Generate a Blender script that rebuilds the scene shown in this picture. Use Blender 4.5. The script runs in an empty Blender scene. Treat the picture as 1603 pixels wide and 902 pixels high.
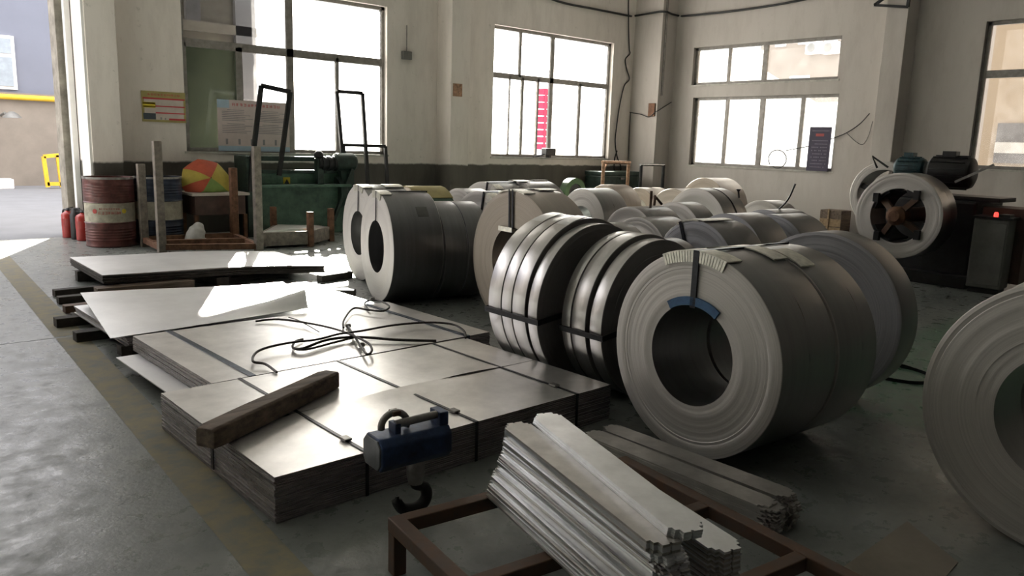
import bpy, bmesh, math, random
from mathutils import Vector, Matrix
random.seed(7)
sc = bpy.context.scene
COL = sc.collection
# ------------------------------------------------------------------ camera
FPX, PITCH, ROLL, YAW, HC = 1217.8, math.radians(10.476), math.radians(1.8346), math.radians(41.193), 1.455
cy, sy = math.cos(YAW), math.sin(YAW)
FW = Vector((sy*math.cos(PITCH), cy*math.cos(PITCH), -math.sin(PITCH)))
R0 = Vector((cy, -sy, 0)); U0 = R0.cross(FW)
RT = math.cos(ROLL)*R0 + math.sin(ROLL)*U0
UP = -math.sin(ROLL)*R0 + math.cos(ROLL)*U0
CAMP = Vector((0, 0, HC))
cam = bpy.data.cameras.new('camera'); camo = bpy.data.objects.new('camera', cam); COL.objects.link(camo)
cam.sensor_width = 36; cam.lens = FPX/1603*36; cam.clip_start = .05; cam.clip_end = 300
M = Matrix((RT, UP, -FW)).transposed().to_4x4(); M.translation = CAMP; camo.matrix_world = M
sc.camera = camo
# ------------------------------------------------------------------ world, sun, exposure
w = bpy.data.worlds.new('sky'); sc.world = w; w.use_nodes = True
nt = w.node_tree; bg = nt.nodes['Background']
bg.inputs['Color'].default_value = (1.0, .97, .98, 1); bg.inputs['Strength'].default_value = 3.2
SUNDIR = Vector((-.435*math.cos(math.radians(26)), -.900*math.cos(math.radians(26)), -math.sin(math.radians(26))))
sl = bpy.data.lights.new('sun', 'SUN'); sl.energy = 70; sl.color = (1, .92, .85); sl.angle = math.radians(1.0)
so = bpy.data.objects.new('sun', sl); COL.objects.link(so); so.rotation_euler = SUNDIR.to_track_quat('-Z', 'Y').to_euler()
vs = sc.view_settings; vs.view_transform = 'Standard'; vs.look = 'None'; vs.gamma = 1; vs.use_curve_mapping = False
vs.exposure = 0.6
sc.cycles.use_denoising = True
sc.cycles.max_bounces = 10; sc.cycles.diffuse_bounces = 6; sc.cycles.glossy_bounces = 4; sc.cycles.transparent_max_bounces = 16
sc.cycles.sample_clamp_indirect = 6; sc.cycles.caustics_reflective = False; sc.cycles.caustics_refractive = False
# ------------------------------------------------------------------ pixel helpers (a pixel gives a direction; the plane gives the distance)
def ray(x, y): return RT*((x-801.5)/FPX) - UP*((y-451)/FPX) + FW
def G(x, y, z=0.0): d = ray(x, y); return CAMP + d*((z-HC)/d.z)
def onY(x, y, Y): d = ray(x, y); return CAMP + d*(Y/d.y)
def onX(x, y, X): d = ray(x, y); return CAMP + d*(X/d.x)
YA, YP, XB = 11.8, 11.37, 14.18          # wall A plane, pillar fronts, wall B plane
def rnd(a, b): return random.uniform(a, b)
# ------------------------------------------------------------------ materials
MATS = {}
def mat(name, col=(.5,.5,.5), rough=.6, metal=0.0, var=.12, scale=6.0, bump=.0, bscale=40.0, col2=None, spec=.5, stretch=(1,1,1), emit=None):
    if name in MATS: return MATS[name]
    m = bpy.data.materials.new(name); m.use_nodes = True; MATS[name] = m
    t = m.node_tree; b = t.nodes['Principled BSDF']; N = t.nodes.new; L = t.links.new
    tc = N('ShaderNodeTexCoord'); mp = N('ShaderNodeMapping'); L(tc.outputs['Object'], mp.inputs['Vector']); mp.inputs['Scale'].default_value = stretch
    no = N('ShaderNodeTexNoise'); no.inputs['Scale'].default_value = scale; no.inputs['Detail'].default_value = 6; no.inputs['Roughness'].default_value = .65
    L(mp.outputs[0], no.inputs['Vector'])
    cr = N('ShaderNodeValToRGB'); L(no.outputs['Fac'], cr.inputs['Fac'])
    c2 = col2 if col2 else tuple(c*(1-2*var) for c in col)
    c1 = col if col2 else tuple(min(1, c*(1+var)) for c in col)
    cr.color_ramp.elements[0].position = .32; cr.color_ramp.elements[1].position = .68
    cr.color_ramp.elements[0].color = (*c2, 1); cr.color_ramp.elements[1].color = (*c1, 1)
    L(cr.outputs['Color'], b.inputs['Base Color'])
    b.inputs['Roughness'].default_value = rough; b.inputs['Metallic'].default_value = metal; b.inputs['Specular IOR Level'].default_value = spec
    if bump:
        n2 = N('ShaderNodeTexNoise'); n2.inputs['Scale'].default_value = bscale; n2.inputs['Detail'].default_value = 5; L(mp.outputs[0], n2.inputs['Vector'])
        bp = N('ShaderNodeBump'); bp.inputs['Strength'].default_value = bump; bp.inputs['Distance'].default_value = .01
        L(n2.outputs['Fac'], bp.inputs['Height']); L(bp.outputs['Normal'], b.inputs['Normal'])
    if emit: b.inputs['Emission Color'].default_value = (*emit[0], 1); b.inputs['Emission Strength'].default_value = emit[1]
    return m
def new_nodes(name):
    m = bpy.data.materials.new(name); m.use_nodes = True; MATS[name] = m
    return m, m.node_tree, m.node_tree.nodes['Principled BSDF'], m.node_tree.nodes.new, m.node_tree.links.new
def math_n(N, L, op, a, b=None):
    n = N('ShaderNodeMath'); n.operation = op
    for i, v in enumerate((a, b)):
        if v is None: continue
        if isinstance(v, (int, float)): n.inputs[i].default_value = v
        else: L(v, n.inputs[i])
    return n.outputs[0]
def mix_n(N, L, fac, a, b):
    n = N('ShaderNodeMix'); n.data_type = 'RGBA'
    if isinstance(fac, (int, float)): n.inputs['Factor'].default_value = fac
    else: L(fac, n.inputs['Factor'])
    for k, v in (('A', a), ('B', b)):
        s = [i for i in n.inputs if i.name == k and i.type == 'RGBA'][0]
        if isinstance(v, tuple): s.default_value = (*v, 1)
        else: L(v, s)
    return [o for o in n.outputs if o.type == 'RGBA'][0]
def noise_n(N, L, vec, scale, detail=5, rough=.6):
    n = N('ShaderNodeTexNoise'); n.inputs['Scale'].default_value = scale; n.inputs['Detail'].default_value = detail; n.inputs['Roughness'].default_value = rough
    L(vec, n.inputs['Vector']); return n.outputs['Fac']
def ramp_n(N, L, v, a, b):
    n = N('ShaderNodeMapRange'); L(v, n.inputs[0]); n.inputs[1].default_value = a; n.inputs[2].default_value = b; return n.outputs[0]

def wall_mat(name, dado, k=1.0):
    """Old cream plaster with water stains; a dark grimy painted dado to about a metre on wall A."""
    m, t, b, N, L = new_nodes(name)
    geo = N('ShaderNodeNewGeometry'); P = geo.outputs['Position']
    sp = N('ShaderNodeSeparateXYZ'); L(P, sp.inputs[0])
    mp = N('ShaderNodeMapping'); L(P, mp.inputs['Vector']); mp.inputs['Scale'].default_value = (1, 1, .25)
    n1 = noise_n(N, L, mp.outputs[0], 2.2, 8, .7); n2 = noise_n(N, L, P, 9, 6, .7)
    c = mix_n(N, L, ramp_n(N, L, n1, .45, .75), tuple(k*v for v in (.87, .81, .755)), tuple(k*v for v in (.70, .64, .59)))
    c = mix_n(N, L, ramp_n(N, L, n2, .62, .85), c, (.44, .41, .36))
    if dado:
        zz = math_n(N, L, 'ADD', sp.outputs['Z'], math_n(N, L, 'MULTIPLY', math_n(N, L, 'SUBTRACT', n1, .5), .10))
        f = ramp_n(N, L, zz, 1.07, 1.04)
        c = mix_n(N, L, f, c, mix_n(N, L, ramp_n(N, L, n1, .35, .7), (.13, .12, .10), (.07, .065, .06)))
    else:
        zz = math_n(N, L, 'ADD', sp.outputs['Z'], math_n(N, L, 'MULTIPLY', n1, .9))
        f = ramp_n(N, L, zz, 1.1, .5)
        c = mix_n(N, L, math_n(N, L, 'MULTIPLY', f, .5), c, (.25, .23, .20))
    L(c, b.inputs['Base Color']); b.inputs['Roughness'].default_value = .85
    bp = N('ShaderNodeBump'); bp.inputs['Strength'].default_value = .25; bp.inputs['Distance'].default_value = .01
    L(n2, bp.inputs['Height']); L(bp.outputs['Normal'], b.inputs['Normal'])
    return m
wall_mat('plaster_a', True); wall_mat('plaster_b_dimmed', False, .66)  # wall B: same plaster, darkened to offset the strong light there

def floor_mat():
    m, t, b, N, L = new_nodes('concrete_floor')
    geo = N('ShaderNodeNewGeometry'); P = geo.outputs['Position']
    n1 = noise_n(N, L, P, .9, 8, .65); n2 = noise_n(N, L, P, 7, 8, .7); n3 = noise_n(N, L, P, 45, 4, .6)
    c = mix_n(N, L, ramp_n(N, L, n1, .38, .66), (.15, .165, .155), (.24, .255, .24))
    c = mix_n(N, L, math_n(N, L, 'MULTIPLY', ramp_n(N, L, n2, .52, .82), .8), c, (.095, .10, .09))
    sp = N('ShaderNodeSeparateXYZ'); L(P, sp.inputs[0])
    gx = ramp_n(N, L, math_n(N, L, 'ADD', sp.outputs['X'], math_n(N, L, 'MULTIPLY', n1, .6)), 4.5, 4.7); gy = ramp_n(N, L, math_n(N, L, 'ADD', sp.outputs['Y'], math_n(N, L, 'MULTIPLY', n2, .2)), 2.75, 2.6)
    c = mix_n(N, L, math_n(N, L, 'MULTIPLY', math_n(N, L, 'MULTIPLY', gx, gy), ramp_n(N, L, n2, .75, .45)), c, (.10, .19, .13))   # worn green walkway paint
    c = mix_n(N, L, ramp_n(N, L, n3, .68, .78), c, (.34, .34, .32))
    L(c, b.inputs['Base Color'])
    L(ramp_n(N, L, n2, .1, 1.3), b.inputs['Roughness'])
    bp = N('ShaderNodeBump'); bp.inputs['Strength'].default_value = .12; bp.inputs['Distance'].default_value = .01
    L(n3, bp.inputs['Height']); L(bp.outputs['Normal'], b.inputs['Normal'])
floor_mat()

def coil_mats(key, face, tread, ftread=.3):
    # cut-edge face: concentric windings seen as rings; outer wrap: streaks running round the coil
    for part in ('face', 'tread'):
        m, t, b, N, L = new_nodes(f'coil_{part}_{key}')
        tc = N('ShaderNodeTexCoord'); sp = N('ShaderNodeSeparateXYZ'); L(tc.outputs['Object'], sp.inputs[0])
        if part == 'face':
            r2 = math_n(N, L, 'ADD', math_n(N, L, 'MULTIPLY', sp.outputs['Y'], sp.outputs['Y']), math_n(N, L, 'MULTIPLY', sp.outputs['Z'], sp.outputs['Z']))
            r = math_n(N, L, 'SQRT', r2)
            cb = N('ShaderNodeCombineXYZ'); L(math_n(N, L, 'MULTIPLY', r, 30), cb.inputs['X'])
            n = noise_n(N, L, cb.outputs[0], 5, 4, .8); col = face
        else:
            cb = N('ShaderNodeCombineXYZ'); L(math_n(N, L, 'MULTIPLY', sp.outputs['X'], 14), cb.inputs['X'])
            L(math_n(N, L, 'MULTIPLY', sp.outputs['Y'], .7), cb.inputs['Y']); L(math_n(N, L, 'MULTIPLY', sp.outputs['Z'], .7), cb.inputs['Z'])
            n = noise_n(N, L, cb.outputs[0], 1.6, 5, .7); col = tread
        c = mix_n(N, L, ramp_n(N, L, n, .35, .65), tuple(x*(.78 if part == 'face' else .9) for x in col), tuple(min(1, x*1.08) for x in col))
        L(c, b.inputs['Base Color'])
        b.inputs['Metallic'].default_value = .55 if part == 'face' else .9
        if part == 'face': b.inputs['Roughness'].default_value = .55
        else: L(math_n(N, L, 'ADD', math_n(N, L, 'MULTIPLY', n, .25), ftread-.1), b.inputs['Roughness'])
        bp = N('ShaderNodeBump'); bp.inputs['Strength'].default_value = .10 if part == 'face' else .03; bp.inputs['Distance'].default_value = .004
        L(n, bp.inputs['Height']); L(bp.outputs['Normal'], b.inputs['Normal'])
coil_mats('grey', (.58, .555, .53), (.30, .30, .30), .30)
coil_mats('dark', (.36, .36, .38), (.21, .21, .215), .32)
coil_mats('bright', (.26, .25, .245), (.52, .51, .50), .29)
coil_mats('brown', (.40, .35, .30), (.42, .38, .34), .36)

def glass(name, tint, dirt, tcol=.85):
    m, t, b, N, L = new_nodes(name); t.nodes.remove(b)
    out = t.nodes['Material Output']
    tr = N('ShaderNodeBsdfTransparent'); tr.inputs['Color'].default_value = (*tint, 1)
    tl = N('ShaderNodeBsdfTranslucent'); tl.inputs['Color'].default_value = (tcol, tcol, tcol*.98, 1)
    gl = N('ShaderNodeBsdfGlossy'); gl.inputs['Roughness'].default_value = .03
    m1 = N('ShaderNodeMixShader'); geo = N('ShaderNodeNewGeometry')
    L(math_n(N, L, 'MULTIPLY', ramp_n(N, L, noise_n(N, L, geo.outputs['Position'], 3, 4), .2, .8), dirt), m1.inputs[0]); L(tr.outputs[0], m1.inputs[1]); L(tl.outputs[0], m1.inputs[2])
    fr = N('ShaderNodeFresnel'); fr.inputs['IOR'].default_value = 1.3
    m2 = N('ShaderNodeMixShader'); L(fr.outputs[0], m2.inputs[0]); L(m1.outputs[0], m2.inputs[1]); L(gl.outputs[0], m2.inputs[2])
    L(m2.outputs[0], out.inputs['Surface'])
glass('dusty_glass', (.92, .95, .93), .45)
glass('clear_glass', (.95, .96, .95), .03)
glass('green_glass', (.50, .58, .50), .05)
glass('added_frosted_glass', (.3, .3, .3), 60, .40)  # for the added high windows only; scatters all sun

def poster_mat(name, rows):
    """Flat print: horizontal bands of colour over generated height."""
    m, t, b, N, L = new_nodes(name)
    tc = N('ShaderNodeTexCoord'); sp = N('ShaderNodeSeparateXYZ'); L(tc.outputs['Generated'], sp.inputs[0])
    cr = N('ShaderNodeValToRGB'); L(sp.outputs['Z'], cr.inputs['Fac']); cr.color_ramp.interpolation = 'CONSTANT'
    e = cr.color_ramp.elements
    e[0].position = rows[0][0]; e[0].color = (*rows[0][1], 1); e[1].position = rows[1][0]; e[1].color = (*rows[1][1], 1)
    for p, c in rows[2:]:
        k = e.new(p); k.color = (*c, 1)
    L(cr.outputs['Color'], b.inputs['Base Color']); b.inputs['Roughness'].default_value = .5
    return m

mat('alu_frame', (.30, .28, .26), .5, .3, .15, 12)
mat('white_frame', (.55, .53, .48), .6, .0, .15, 10)
mat('ceiling_paint', (.68, .67, .65), .9, 0, .1)
mat('hall_wall', (.30, .295, .285), .9, 0, .15, 1.5)
mat('sheet_top', (.86, .84, .82), .36, .85, .10, 3.5, .03, 60, stretch=(1, 1, 1))
mat('sheet_edge', (.33, .30, .30), .55, .6, .35, 30, stretch=(.4, .4, 6))
mat('warped_sheet', (.80, .80, .80), .43, .85, .06, 2)
mat('strip_steel', (.78, .79, .80), .33, .85, .10, 5)
mat('strip_dull', (.55, .53, .50), .42, .8, .15, 6)
mat('strap_steel', (.035, .036, .042), .35, .7, .2, 20)
mat('strap_blue', (.10, .12, .16), .35, .6, .2, 20)
mat('protector_tin', (.80, .78, .70), .42, .7, .12, 30)
mat('blue_plastic', (.045, .14, .30), .5, 0, .15, 15)
mat('old_wood', (.20, .15, .115), .75, 0, .3, 9, .3, 30, stretch=(.3, 3, 3))
mat('dark_timber', (.05, .042, .036), .8, 0, .3, 9, .2, 30)
mat('pale_wood', (.38, .27, .16), .7, 0, .2, 9, .1, 30, stretch=(.5, 2, 2))
mat('rust_steel', (.15, .085, .055), .65, .4, .3, 14, .15, 40, col2=(.11, .085, .07))
mat('rack_steel', (.22, .19, .16), .6, .4, .25, 12, .1, 40)
mat('rack_rust', (.19, .095, .055), .7, .3, .3, 12, .15, 40)
mat('rust_pipe', (.42, .26, .17), .5, .6, .3, 20)
mat('drum_red', (.13, .042, .036), .42, .2, .35, 6, .08, 20)
mat('drum_blue', (.018, .03, .06), .42, .2, .3, 6, .08, 20)
mat('drum_band', (.42, .39, .31), .55, 0, .22, 8)
mat('drum_rim', (.28, .27, .26), .4, .6, .2, 15)
mat('red_print', (.42, .05, .04), .6, 0, .1)
mat('ext_red', (.36, .028, .022), .35, 0, .08)
mat('black_rubber', (.012, .012, .013), .5, 0, .2)
mat('black_paint', (.018, .018, .02), .45, .2, .3, 10)
mat('green_paint', (.09, .17, .125), .5, .1, .25, 7)
mat('dark_green', (.03, .055, .045), .5, .2, .3, 8)
mat('green_bright', (.035, .09, .025), .5, 0, .2)
mat('motor_teal', (.02, .055, .065), .45, .3, .3, 15)
mat('hook_blue', (.03, .055, .13), .42, .3, .35, 9, .1, 30)
mat('hook_face', (.16, .17, .18), .5, .5, .2, 9)
mat('worn_steel', (.28, .27, .26), .38, .8, .2, 15)
mat('wire_rope', (.06, .052, .05), .5, .5, .3, 60)
mat('cable_black', (.02, .02, .02), .5, 0, .2)
mat('umb_red', (.52, .10, .05), .7, 0, .1); mat('umb_yellow', (.50, .40, .07), .7, 0, .1); mat('umb_green', (.22, .34, .09), .7, 0, .1)
mat('cabinet_grey', (.17, .17, .16), .5, .2, .12, 5)
mat('brown_panel', (.09, .05, .04), .6, .1, .2)
mat('red_lamp', (.5, .02, .02), .4, emit=((1, .04, .03), 2.2))
mat('bag_white', (.5, .5, .48), .6, 0, .15)
mat('yellow_sticker', (.65, .50, .04), .5, 0, .05)
mat('yellow_paint', (.72, .46, .03), .5, 0, .08)
mat('sign_navy', (.045, .035, .075), .45, 0, .1)
mat('sign_print', (.22, .20, .27), .5, 0, .05); mat('sign_print_red', (.42, .07, .07), .5, 0, .05)
mat('poster_pink', (.66, .56, .54), .6, 0, .05); mat('poster_sky', (.42, .55, .66), .6, 0, .05); mat('print_grey', (.30, .28, .29), .6)
mat('paper_yellow', (.42, .36, .14), .6, 0, .1); mat('paper_white', (.62, .55, .50), .6, 0, .06); mat('print_red', (.55, .06, .07), .6, 0, .05); mat('print_dark', (.07, .09, .11), .6)
mat('ext_ground', (.165, .17, .18), .85, 0, .06, 2)
mat('ext_blue', (.165, .18, .225), .85, 0, .03, 1)
mat('ext_cream', (.25, .22, .185), .85, 0, .08, 1.2)
mat('ext_beige', (.19, .165, .14), .85, 0, .05, 1)
mat('ext_window', (.28, .33, .38), .3, 0, .08)
mat('ext_white', (.85, .85, .83), .7, 0, .03)
mat('ext_red_panel', (.55, .03, .08), .5, 0, .1)
mat('road_yellow', (.30, .25, .14), .75, 0, .0, 9, col2=(.17, .175, .155))
mat('ext_dark', (.10, .10, .105), .8)  # dark outer colour; on roof and far wall it cuts sun bounce
mat('pier_dirty', (.34, .31, .26), .85, 0, .25, 4, .1)
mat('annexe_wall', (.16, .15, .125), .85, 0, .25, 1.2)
mat('neighbour_beige', (.115, .092, .064), .85, 0, .04, 1)
mat('joint_dark', (.035, .035, .033), .9)
mat('cardboard', (.24, .21, .17), .8, 0, .12, 4)
mat('tinplate_scrap', (.55, .53, .50), .3, .8, .1, 6)
# ------------------------------------------------------------------ mesh builder
class MB:
    def __init__(s): s.v = []; s.f = []; s.mi = []; s.m = 0
    def add(s, vs, fs):
        o = len(s.v); s.v += [tuple(v) for v in vs]
        for f in fs: s.f.append([i+o for i in f]); s.mi.append(s.m)
        return s
    def hexa(s, p):   # 8 points: bottom ring 0-3, top ring 4-7
        return s.add(p, [(3,2,1,0), (4,5,6,7), (0,1,5,4), (1,2,6,5), (2,3,7,6), (3,0,4,7)])
    def box(s, x0, x1, y0, y1, z0, z1):
        return s.hexa([(x0,y0,z0),(x1,y0,z0),(x1,y1,z0),(x0,y1,z0),(x0,y0,z1),(x1,y0,z1),(x1,y1,z1),(x0,y1,z1)])
    def bar(s, p, q, wd, ht, up=(0,0,1)):
        p = Vector(p); q = Vector(q); d = (q-p).normalized(); up = Vector(up)
        if abs(d.dot(up)) > .97: up = Vector((0,1,0)) if abs(d.y) < .9 else Vector((1,0,0))
        a = d.cross(up).normalized(); b = a.cross(d).normalized()
        r = [(-1,-1),(1,-1),(1,1),(-1,1)]
        P = [p+a*(i*wd/2)+b*(j*ht/2) for i, j in r]; Q = [q+a*(i*wd/2)+b*(j*ht/2) for i, j in r]
        return s.hexa(P+Q)
    def tube(s, pts, r, n=8, cap=True):
        pts = [Vector(p) for p in pts]; rings = []; prev = None
        for i, p in enumerate(pts):
            d = (pts[min(i+1, len(pts)-1)]-pts[max(i-1, 0)])
            d = d.normalized() if d.length > 1e-9 else Vector((0,0,1))
            if prev is None:
                a = d.orthogonal().normalized()
            else:
                a = prev - d*prev.dot(d); a = a.normalized() if a.length > 1e-6 else d.orthogonal().normalized()
            prev = a; b = d.cross(a)
            rr = r[i] if isinstance(r, (list, tuple)) else r
            rings.append([p+a*(rr*math.cos(2*math.pi*k/n))+b*(rr*math.sin(2*math.pi*k/n)) for k in range(n)])
        vs = [v for R in rings for v in R]; fs = []
        for i in range(len(rings)-1):
            for k in range(n): fs.append((i*n+k, i*n+(k+1) % n, (i+1)*n+(k+1) % n, (i+1)*n+k))
        if cap: fs += [tuple(range(n))[::-1], tuple(range((len(rings)-1)*n, len(rings)*n))]
        return s.add(vs, fs)
    def lathe(s, prof, n=48, axis='Z', o=(0,0,0), closed=False, mats=None):
        """prof: list of (a, r), a along the axis."""
        o = Vector(o); vs = []
        for a, r in prof:
            for k in range(n):
                c, t = r*math.cos(2*math.pi*k/n), r*math.sin(2*math.pi*k/n)
                vs.append(o + (Vector((c, t, a)) if axis == 'Z' else Vector((a, c, t)) if axis == 'X' else Vector((t, a, c))))
        base = len(s.v); s.v += [tuple(v) for v in vs]
        m = len(prof)
        for i in range(m if closed else m-1):
            j = (i+1) % m
            if mats: s.m = mats[i]
            for k in range(n):
                s.f.append([base+i*n+k, base+i*n+(k+1) % n, base+j*n+(k+1) % n, base+j*n+k]); s.mi.append(s.m)
        if not closed:
            for i in (0, m-1):
                if prof[i][1] > 1e-6: s.f.append([base+i*n+k for k in range(n)]); s.mi.append(s.m)
        return s
    def prism(s, poly, z0, z1):
        n = len(poly); vs = [(x, y, z0) for x, y in poly]+[(x, y, z1) for x, y in poly]
        return s.add(vs, [tuple(range(n))[::-1], tuple(range(n, 2*n))]+[(i, (i+1) % n, n+(i+1) % n, n+i) for i in range(n)])
    def slab(s, top, th):   # top: grid [i][j] of points, thickness downwards
        ni, nj = len(top), len(top[0]); o = len(s.v)
        s.v += [tuple(p) for r in top for p in r] + [(p[0], p[1], p[2]-th) for r in top for p in r]
        I = lambda i, j, b=0: o+b*ni*nj+i*nj+j
        m0 = s.m
        for i in range(ni-1):
            for j in range(nj-1):
                s.f.append([I(i,j), I(i+1,j), I(i+1,j+1), I(i,j+1)]); s.mi.append(m0)
                s.f.append([I(i,j+1,1), I(i+1,j+1,1), I(i+1,j,1), I(i,j,1)]); s.mi.append(m0)
        ring = [(i,0) for i in range(ni)]+[(ni-1,j) for j in range(1,nj)]+[(i,nj-1) for i in range(ni-2,-1,-1)]+[(0,j) for j in range(nj-2,0,-1)]
        for k in range(len(ring)):
            a, b = ring[k], ring[(k+1) % len(ring)]
            s.f.append([I(*b), I(*a), I(*a,1), I(*b,1)]); s.mi.append(m0+1 if getattr(s, 'edge', False) else m0)
        return s
    def mesh(s, name, mats, smooth=None):
        me = bpy.data.meshes.new(name); me.from_pydata(s.v, [], s.f); me.update()
        for mm in (mats if isinstance(mats, (list, tuple)) else [mats]): me.materials.append(MATS[mm])
        me.polygons.foreach_set('material_index', s.mi)
        bm = bmesh.new(); bm.from_mesh(me); bmesh.ops.recalc_face_normals(bm, faces=bm.faces); bm.to_mesh(me); bm.free()
        if smooth:
            me.polygons.foreach_set('use_smooth', [True]*len(me.polygons)); me.set_sharp_from_angle(angle=math.radians(smooth))
        return me
    def build(s, name, mats, parent=None, loc=(0,0,0), smooth=None, bev=0):
        return place(s.mesh(name, mats, smooth), name, parent, loc, bev)
def place(me, name, parent=None, loc=(0,0,0), bev=0):
    o = bpy.data.objects.new(name, me); COL.objects.link(o); o.location = loc; o.parent = parent
    if bev:
        md = o.modifiers.new('bevel', 'BEVEL'); md.width = bev; md.segments = 2; md.limit_method = 'ANGLE'
    return o
def tag(o, label, cat, group=None):
    o['label'] = label; o['category'] = cat
    if group: o['group'] = group
    return o
def thing(name, label, cat, loc=(0,0,0), rz=0, group=None):
    o = bpy.data.objects.new(name, None); o.empty_display_size = .1; COL.objects.link(o); o.location = loc; o.rotation_euler = (0,0,rz)
    return tag(o, label, cat, group)
def struct(o, kind='structure'): o['kind'] = kind; return o
def smoothpath(pts, n=6):
    pts = [Vector(p) for p in pts]; out = []
    for i in range(len(pts)-1):
        p0, p1, p2, p3 = pts[max(i-1,0)], pts[i], pts[i+1], pts[min(i+2,len(pts)-1)]
        for k in range(n):
            t = k/n
            out.append(.5*((2*p1)+(p2-p0)*t+(2*p0-5*p1+4*p2-p3)*t*t+(3*p1-p0-3*p2+p3)*t**3))
    out.append(pts[-1]); return out
# ================================================================== STRUCTURE
HX0, HX1, HY0, HY1, HZ = -7.0, XB, -8.0, YA, 6.6
JX = 2.607                                   # inner jamb of the big doorway
DOOR = (-2.3, JX, 0.0, 5.0)
fl = struct(MB().box(HX0-.3, HX1+.3, HY0-.3, YA+.3, -.30, -.012).build('floor', 'joint_dark'))
ys = [HY0-.3, -1.5, 6.15, YA+.3]; xs = [HX0-.3, HX1+.3]
for i in range(len(xs)-1):
    for j in range(len(ys)-1):
        g = .006
        MB().box(xs[i]+g, xs[i+1]-g, ys[j]+g, ys[j+1]-g, -.15, 0).build('floor_slab', 'concrete_floor', fl)
# worn yellow lane line, painted beside the sheet stacks
pl = MB()
pl.add([(.86, .6, .0015), (1.03, .6, .0015), (1.28, 6.13, .0015), (1.09, 6.13, .0015)], [(0,1,2,3)])
pl.add([(1.09, 6.17, .0015), (1.28, 6.17, .0015), (1.47, 10.6, .0015), (1.28, 10.6, .0015)], [(0,1,2,3)])
pl.build('painted_line', 'road_yellow', fl)
struct(MB().box(HX0-.3, HX1+.3, HY0-.3, YA+.3, HZ, HZ+.2).build('ceiling', 'ceiling_paint'))
struct(MB().box(HX0-.5, HX1+.5, HY0-.5, YA+.5, HZ+.21, HZ+.3).build('roof_bounce_shield', 'ext_dark'))  # dark cover added so the sunlit top bounces less light

struct(MB().box(HX0-.3, HX1+.3, HY0-.3, HY0, 0, HZ).build('wall_back', 'hall_wall'))

def wall_cut(mb, axis, plane, th, u0, u1, z0, z1, holes):
    """wall slab along axis with rectangular holes (ua, ub, za, zb)."""
    us = sorted({u0, u1, *[h[0] for h in holes], *[h[1] for h in holes]}); zs = sorted({z0, z1, *[h[2] for h in holes], *[h[3] for h in holes]})
    for a, b in zip(us, us[1:]):
        for c, d in zip(zs, zs[1:]):
            um, zm = (a+b)/2, (c+d)/2
            if any(h[0] < um < h[1] and h[2] < zm < h[3] for h in holes): continue
            if axis == 'X': mb.box(a, b, plane, plane+th, c, d)
            else: mb.box(plane, plane+th, a, b, c, d)
    return mb
struct(MB().box(HX0-.25, HX0, HY0, YA, 0, HZ).build('wall_left', 'hall_wall'))
W1 = (onY(284.4,52,YA).x, onY(606,60,YA).x, 1.205, 3.66)
W2 = (onY(773,100,YA).x, onY(957,150,YA).x, 1.205, 3.66)
XA = lambda x, y: onY(x, y, YA).x
ZA = lambda x, y: onY(x, y, YA).z
YB = lambda x, y: onX(x, y, XB).y
ZB = lambda x, y: onX(x, y, XB).z
W3u = (YB(1318,60), YB(1086,80), ZB(1092,133), 3.60)
W3l = (YB(1304,240), YB(1079,240), 1.14, ZB(1085,153))
W4 = (YB(1540,70)-3.3, YB(1540,70), 1.30, 3.62)
WC = (W1[0]+.1, W1[1], 4.35, 6.0); WD = (W2[0], W2[1], 4.85, 6.2)  # unseen high windows, added so sheets and strips catch light
struct(wall_cut(MB(), 'X', YA+.252, .02, HX0-.3, HX1+.25, 0, HZ, [W1, W2, DOOR, WC, WD]).build('wall_bounce_shield', 'ext_dark'))  # dark outer skin added to cut sun bounce onto the yard
wa = struct(wall_cut(MB(), 'X', YA, .25, HX0-.3, HX1+.25, 0, HZ, [W1, W2, DOOR, WC, WD]).build('wall_far', 'plaster_a'))
wb = struct(wall_cut(MB(), 'Y', XB, .25, HY0, YA, 0, HZ, [W3u, W3l, W4]).build('wall_right', 'plaster_b_dimmed'))
# pillars standing proud of the walls
cpx, cpy = 13.68, 11.04
struct(MB().box(JX, JX+.37, YP, YA, 0, HZ).build('pillar_1', 'plaster_a', bev=.008))
pe = onY(706,150,YP).x
struct(MB().box(pe, pe+.41, YP, YA, 0, HZ).build('pillar_2', 'plaster_a', bev=.008))
struct(MB().box(cpx, XB, cpy, YA, 0, HZ).build('pillar_3', 'plaster_b_dimmed', bev=.008))
pya, pyb = onX(1423,7,XB-.43).y, onX(1388,13,XB-.43).y
struct(MB().box(XB-.43, XB, pya, pyb, 0, HZ).build('pillar_4', 'plaster_b_dimmed', bev=.008))
# outer door pier and pale guide rails seen in the doorway
struct(MB().box(2.455, 2.75, 12.25, 12.62, 0, 5.4).build('pillar_5', 'pier_dirty', bev=.006))
struct(MB().box(JX-.03, JX, YP+.02, YA+.02, 0, 5.0).build('trim_1', 'ext_white', bev=.004))
struct(MB().box(2.53, 2.60, 12.06, 12.18, 0, 5.0).build('trim_2', 'ext_white', bev=.004))
struct(MB().box(2.62, 2.75, YA+.25, 12.3, 0, 5.2).build('trim_3', 'pier_dirty'))

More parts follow.
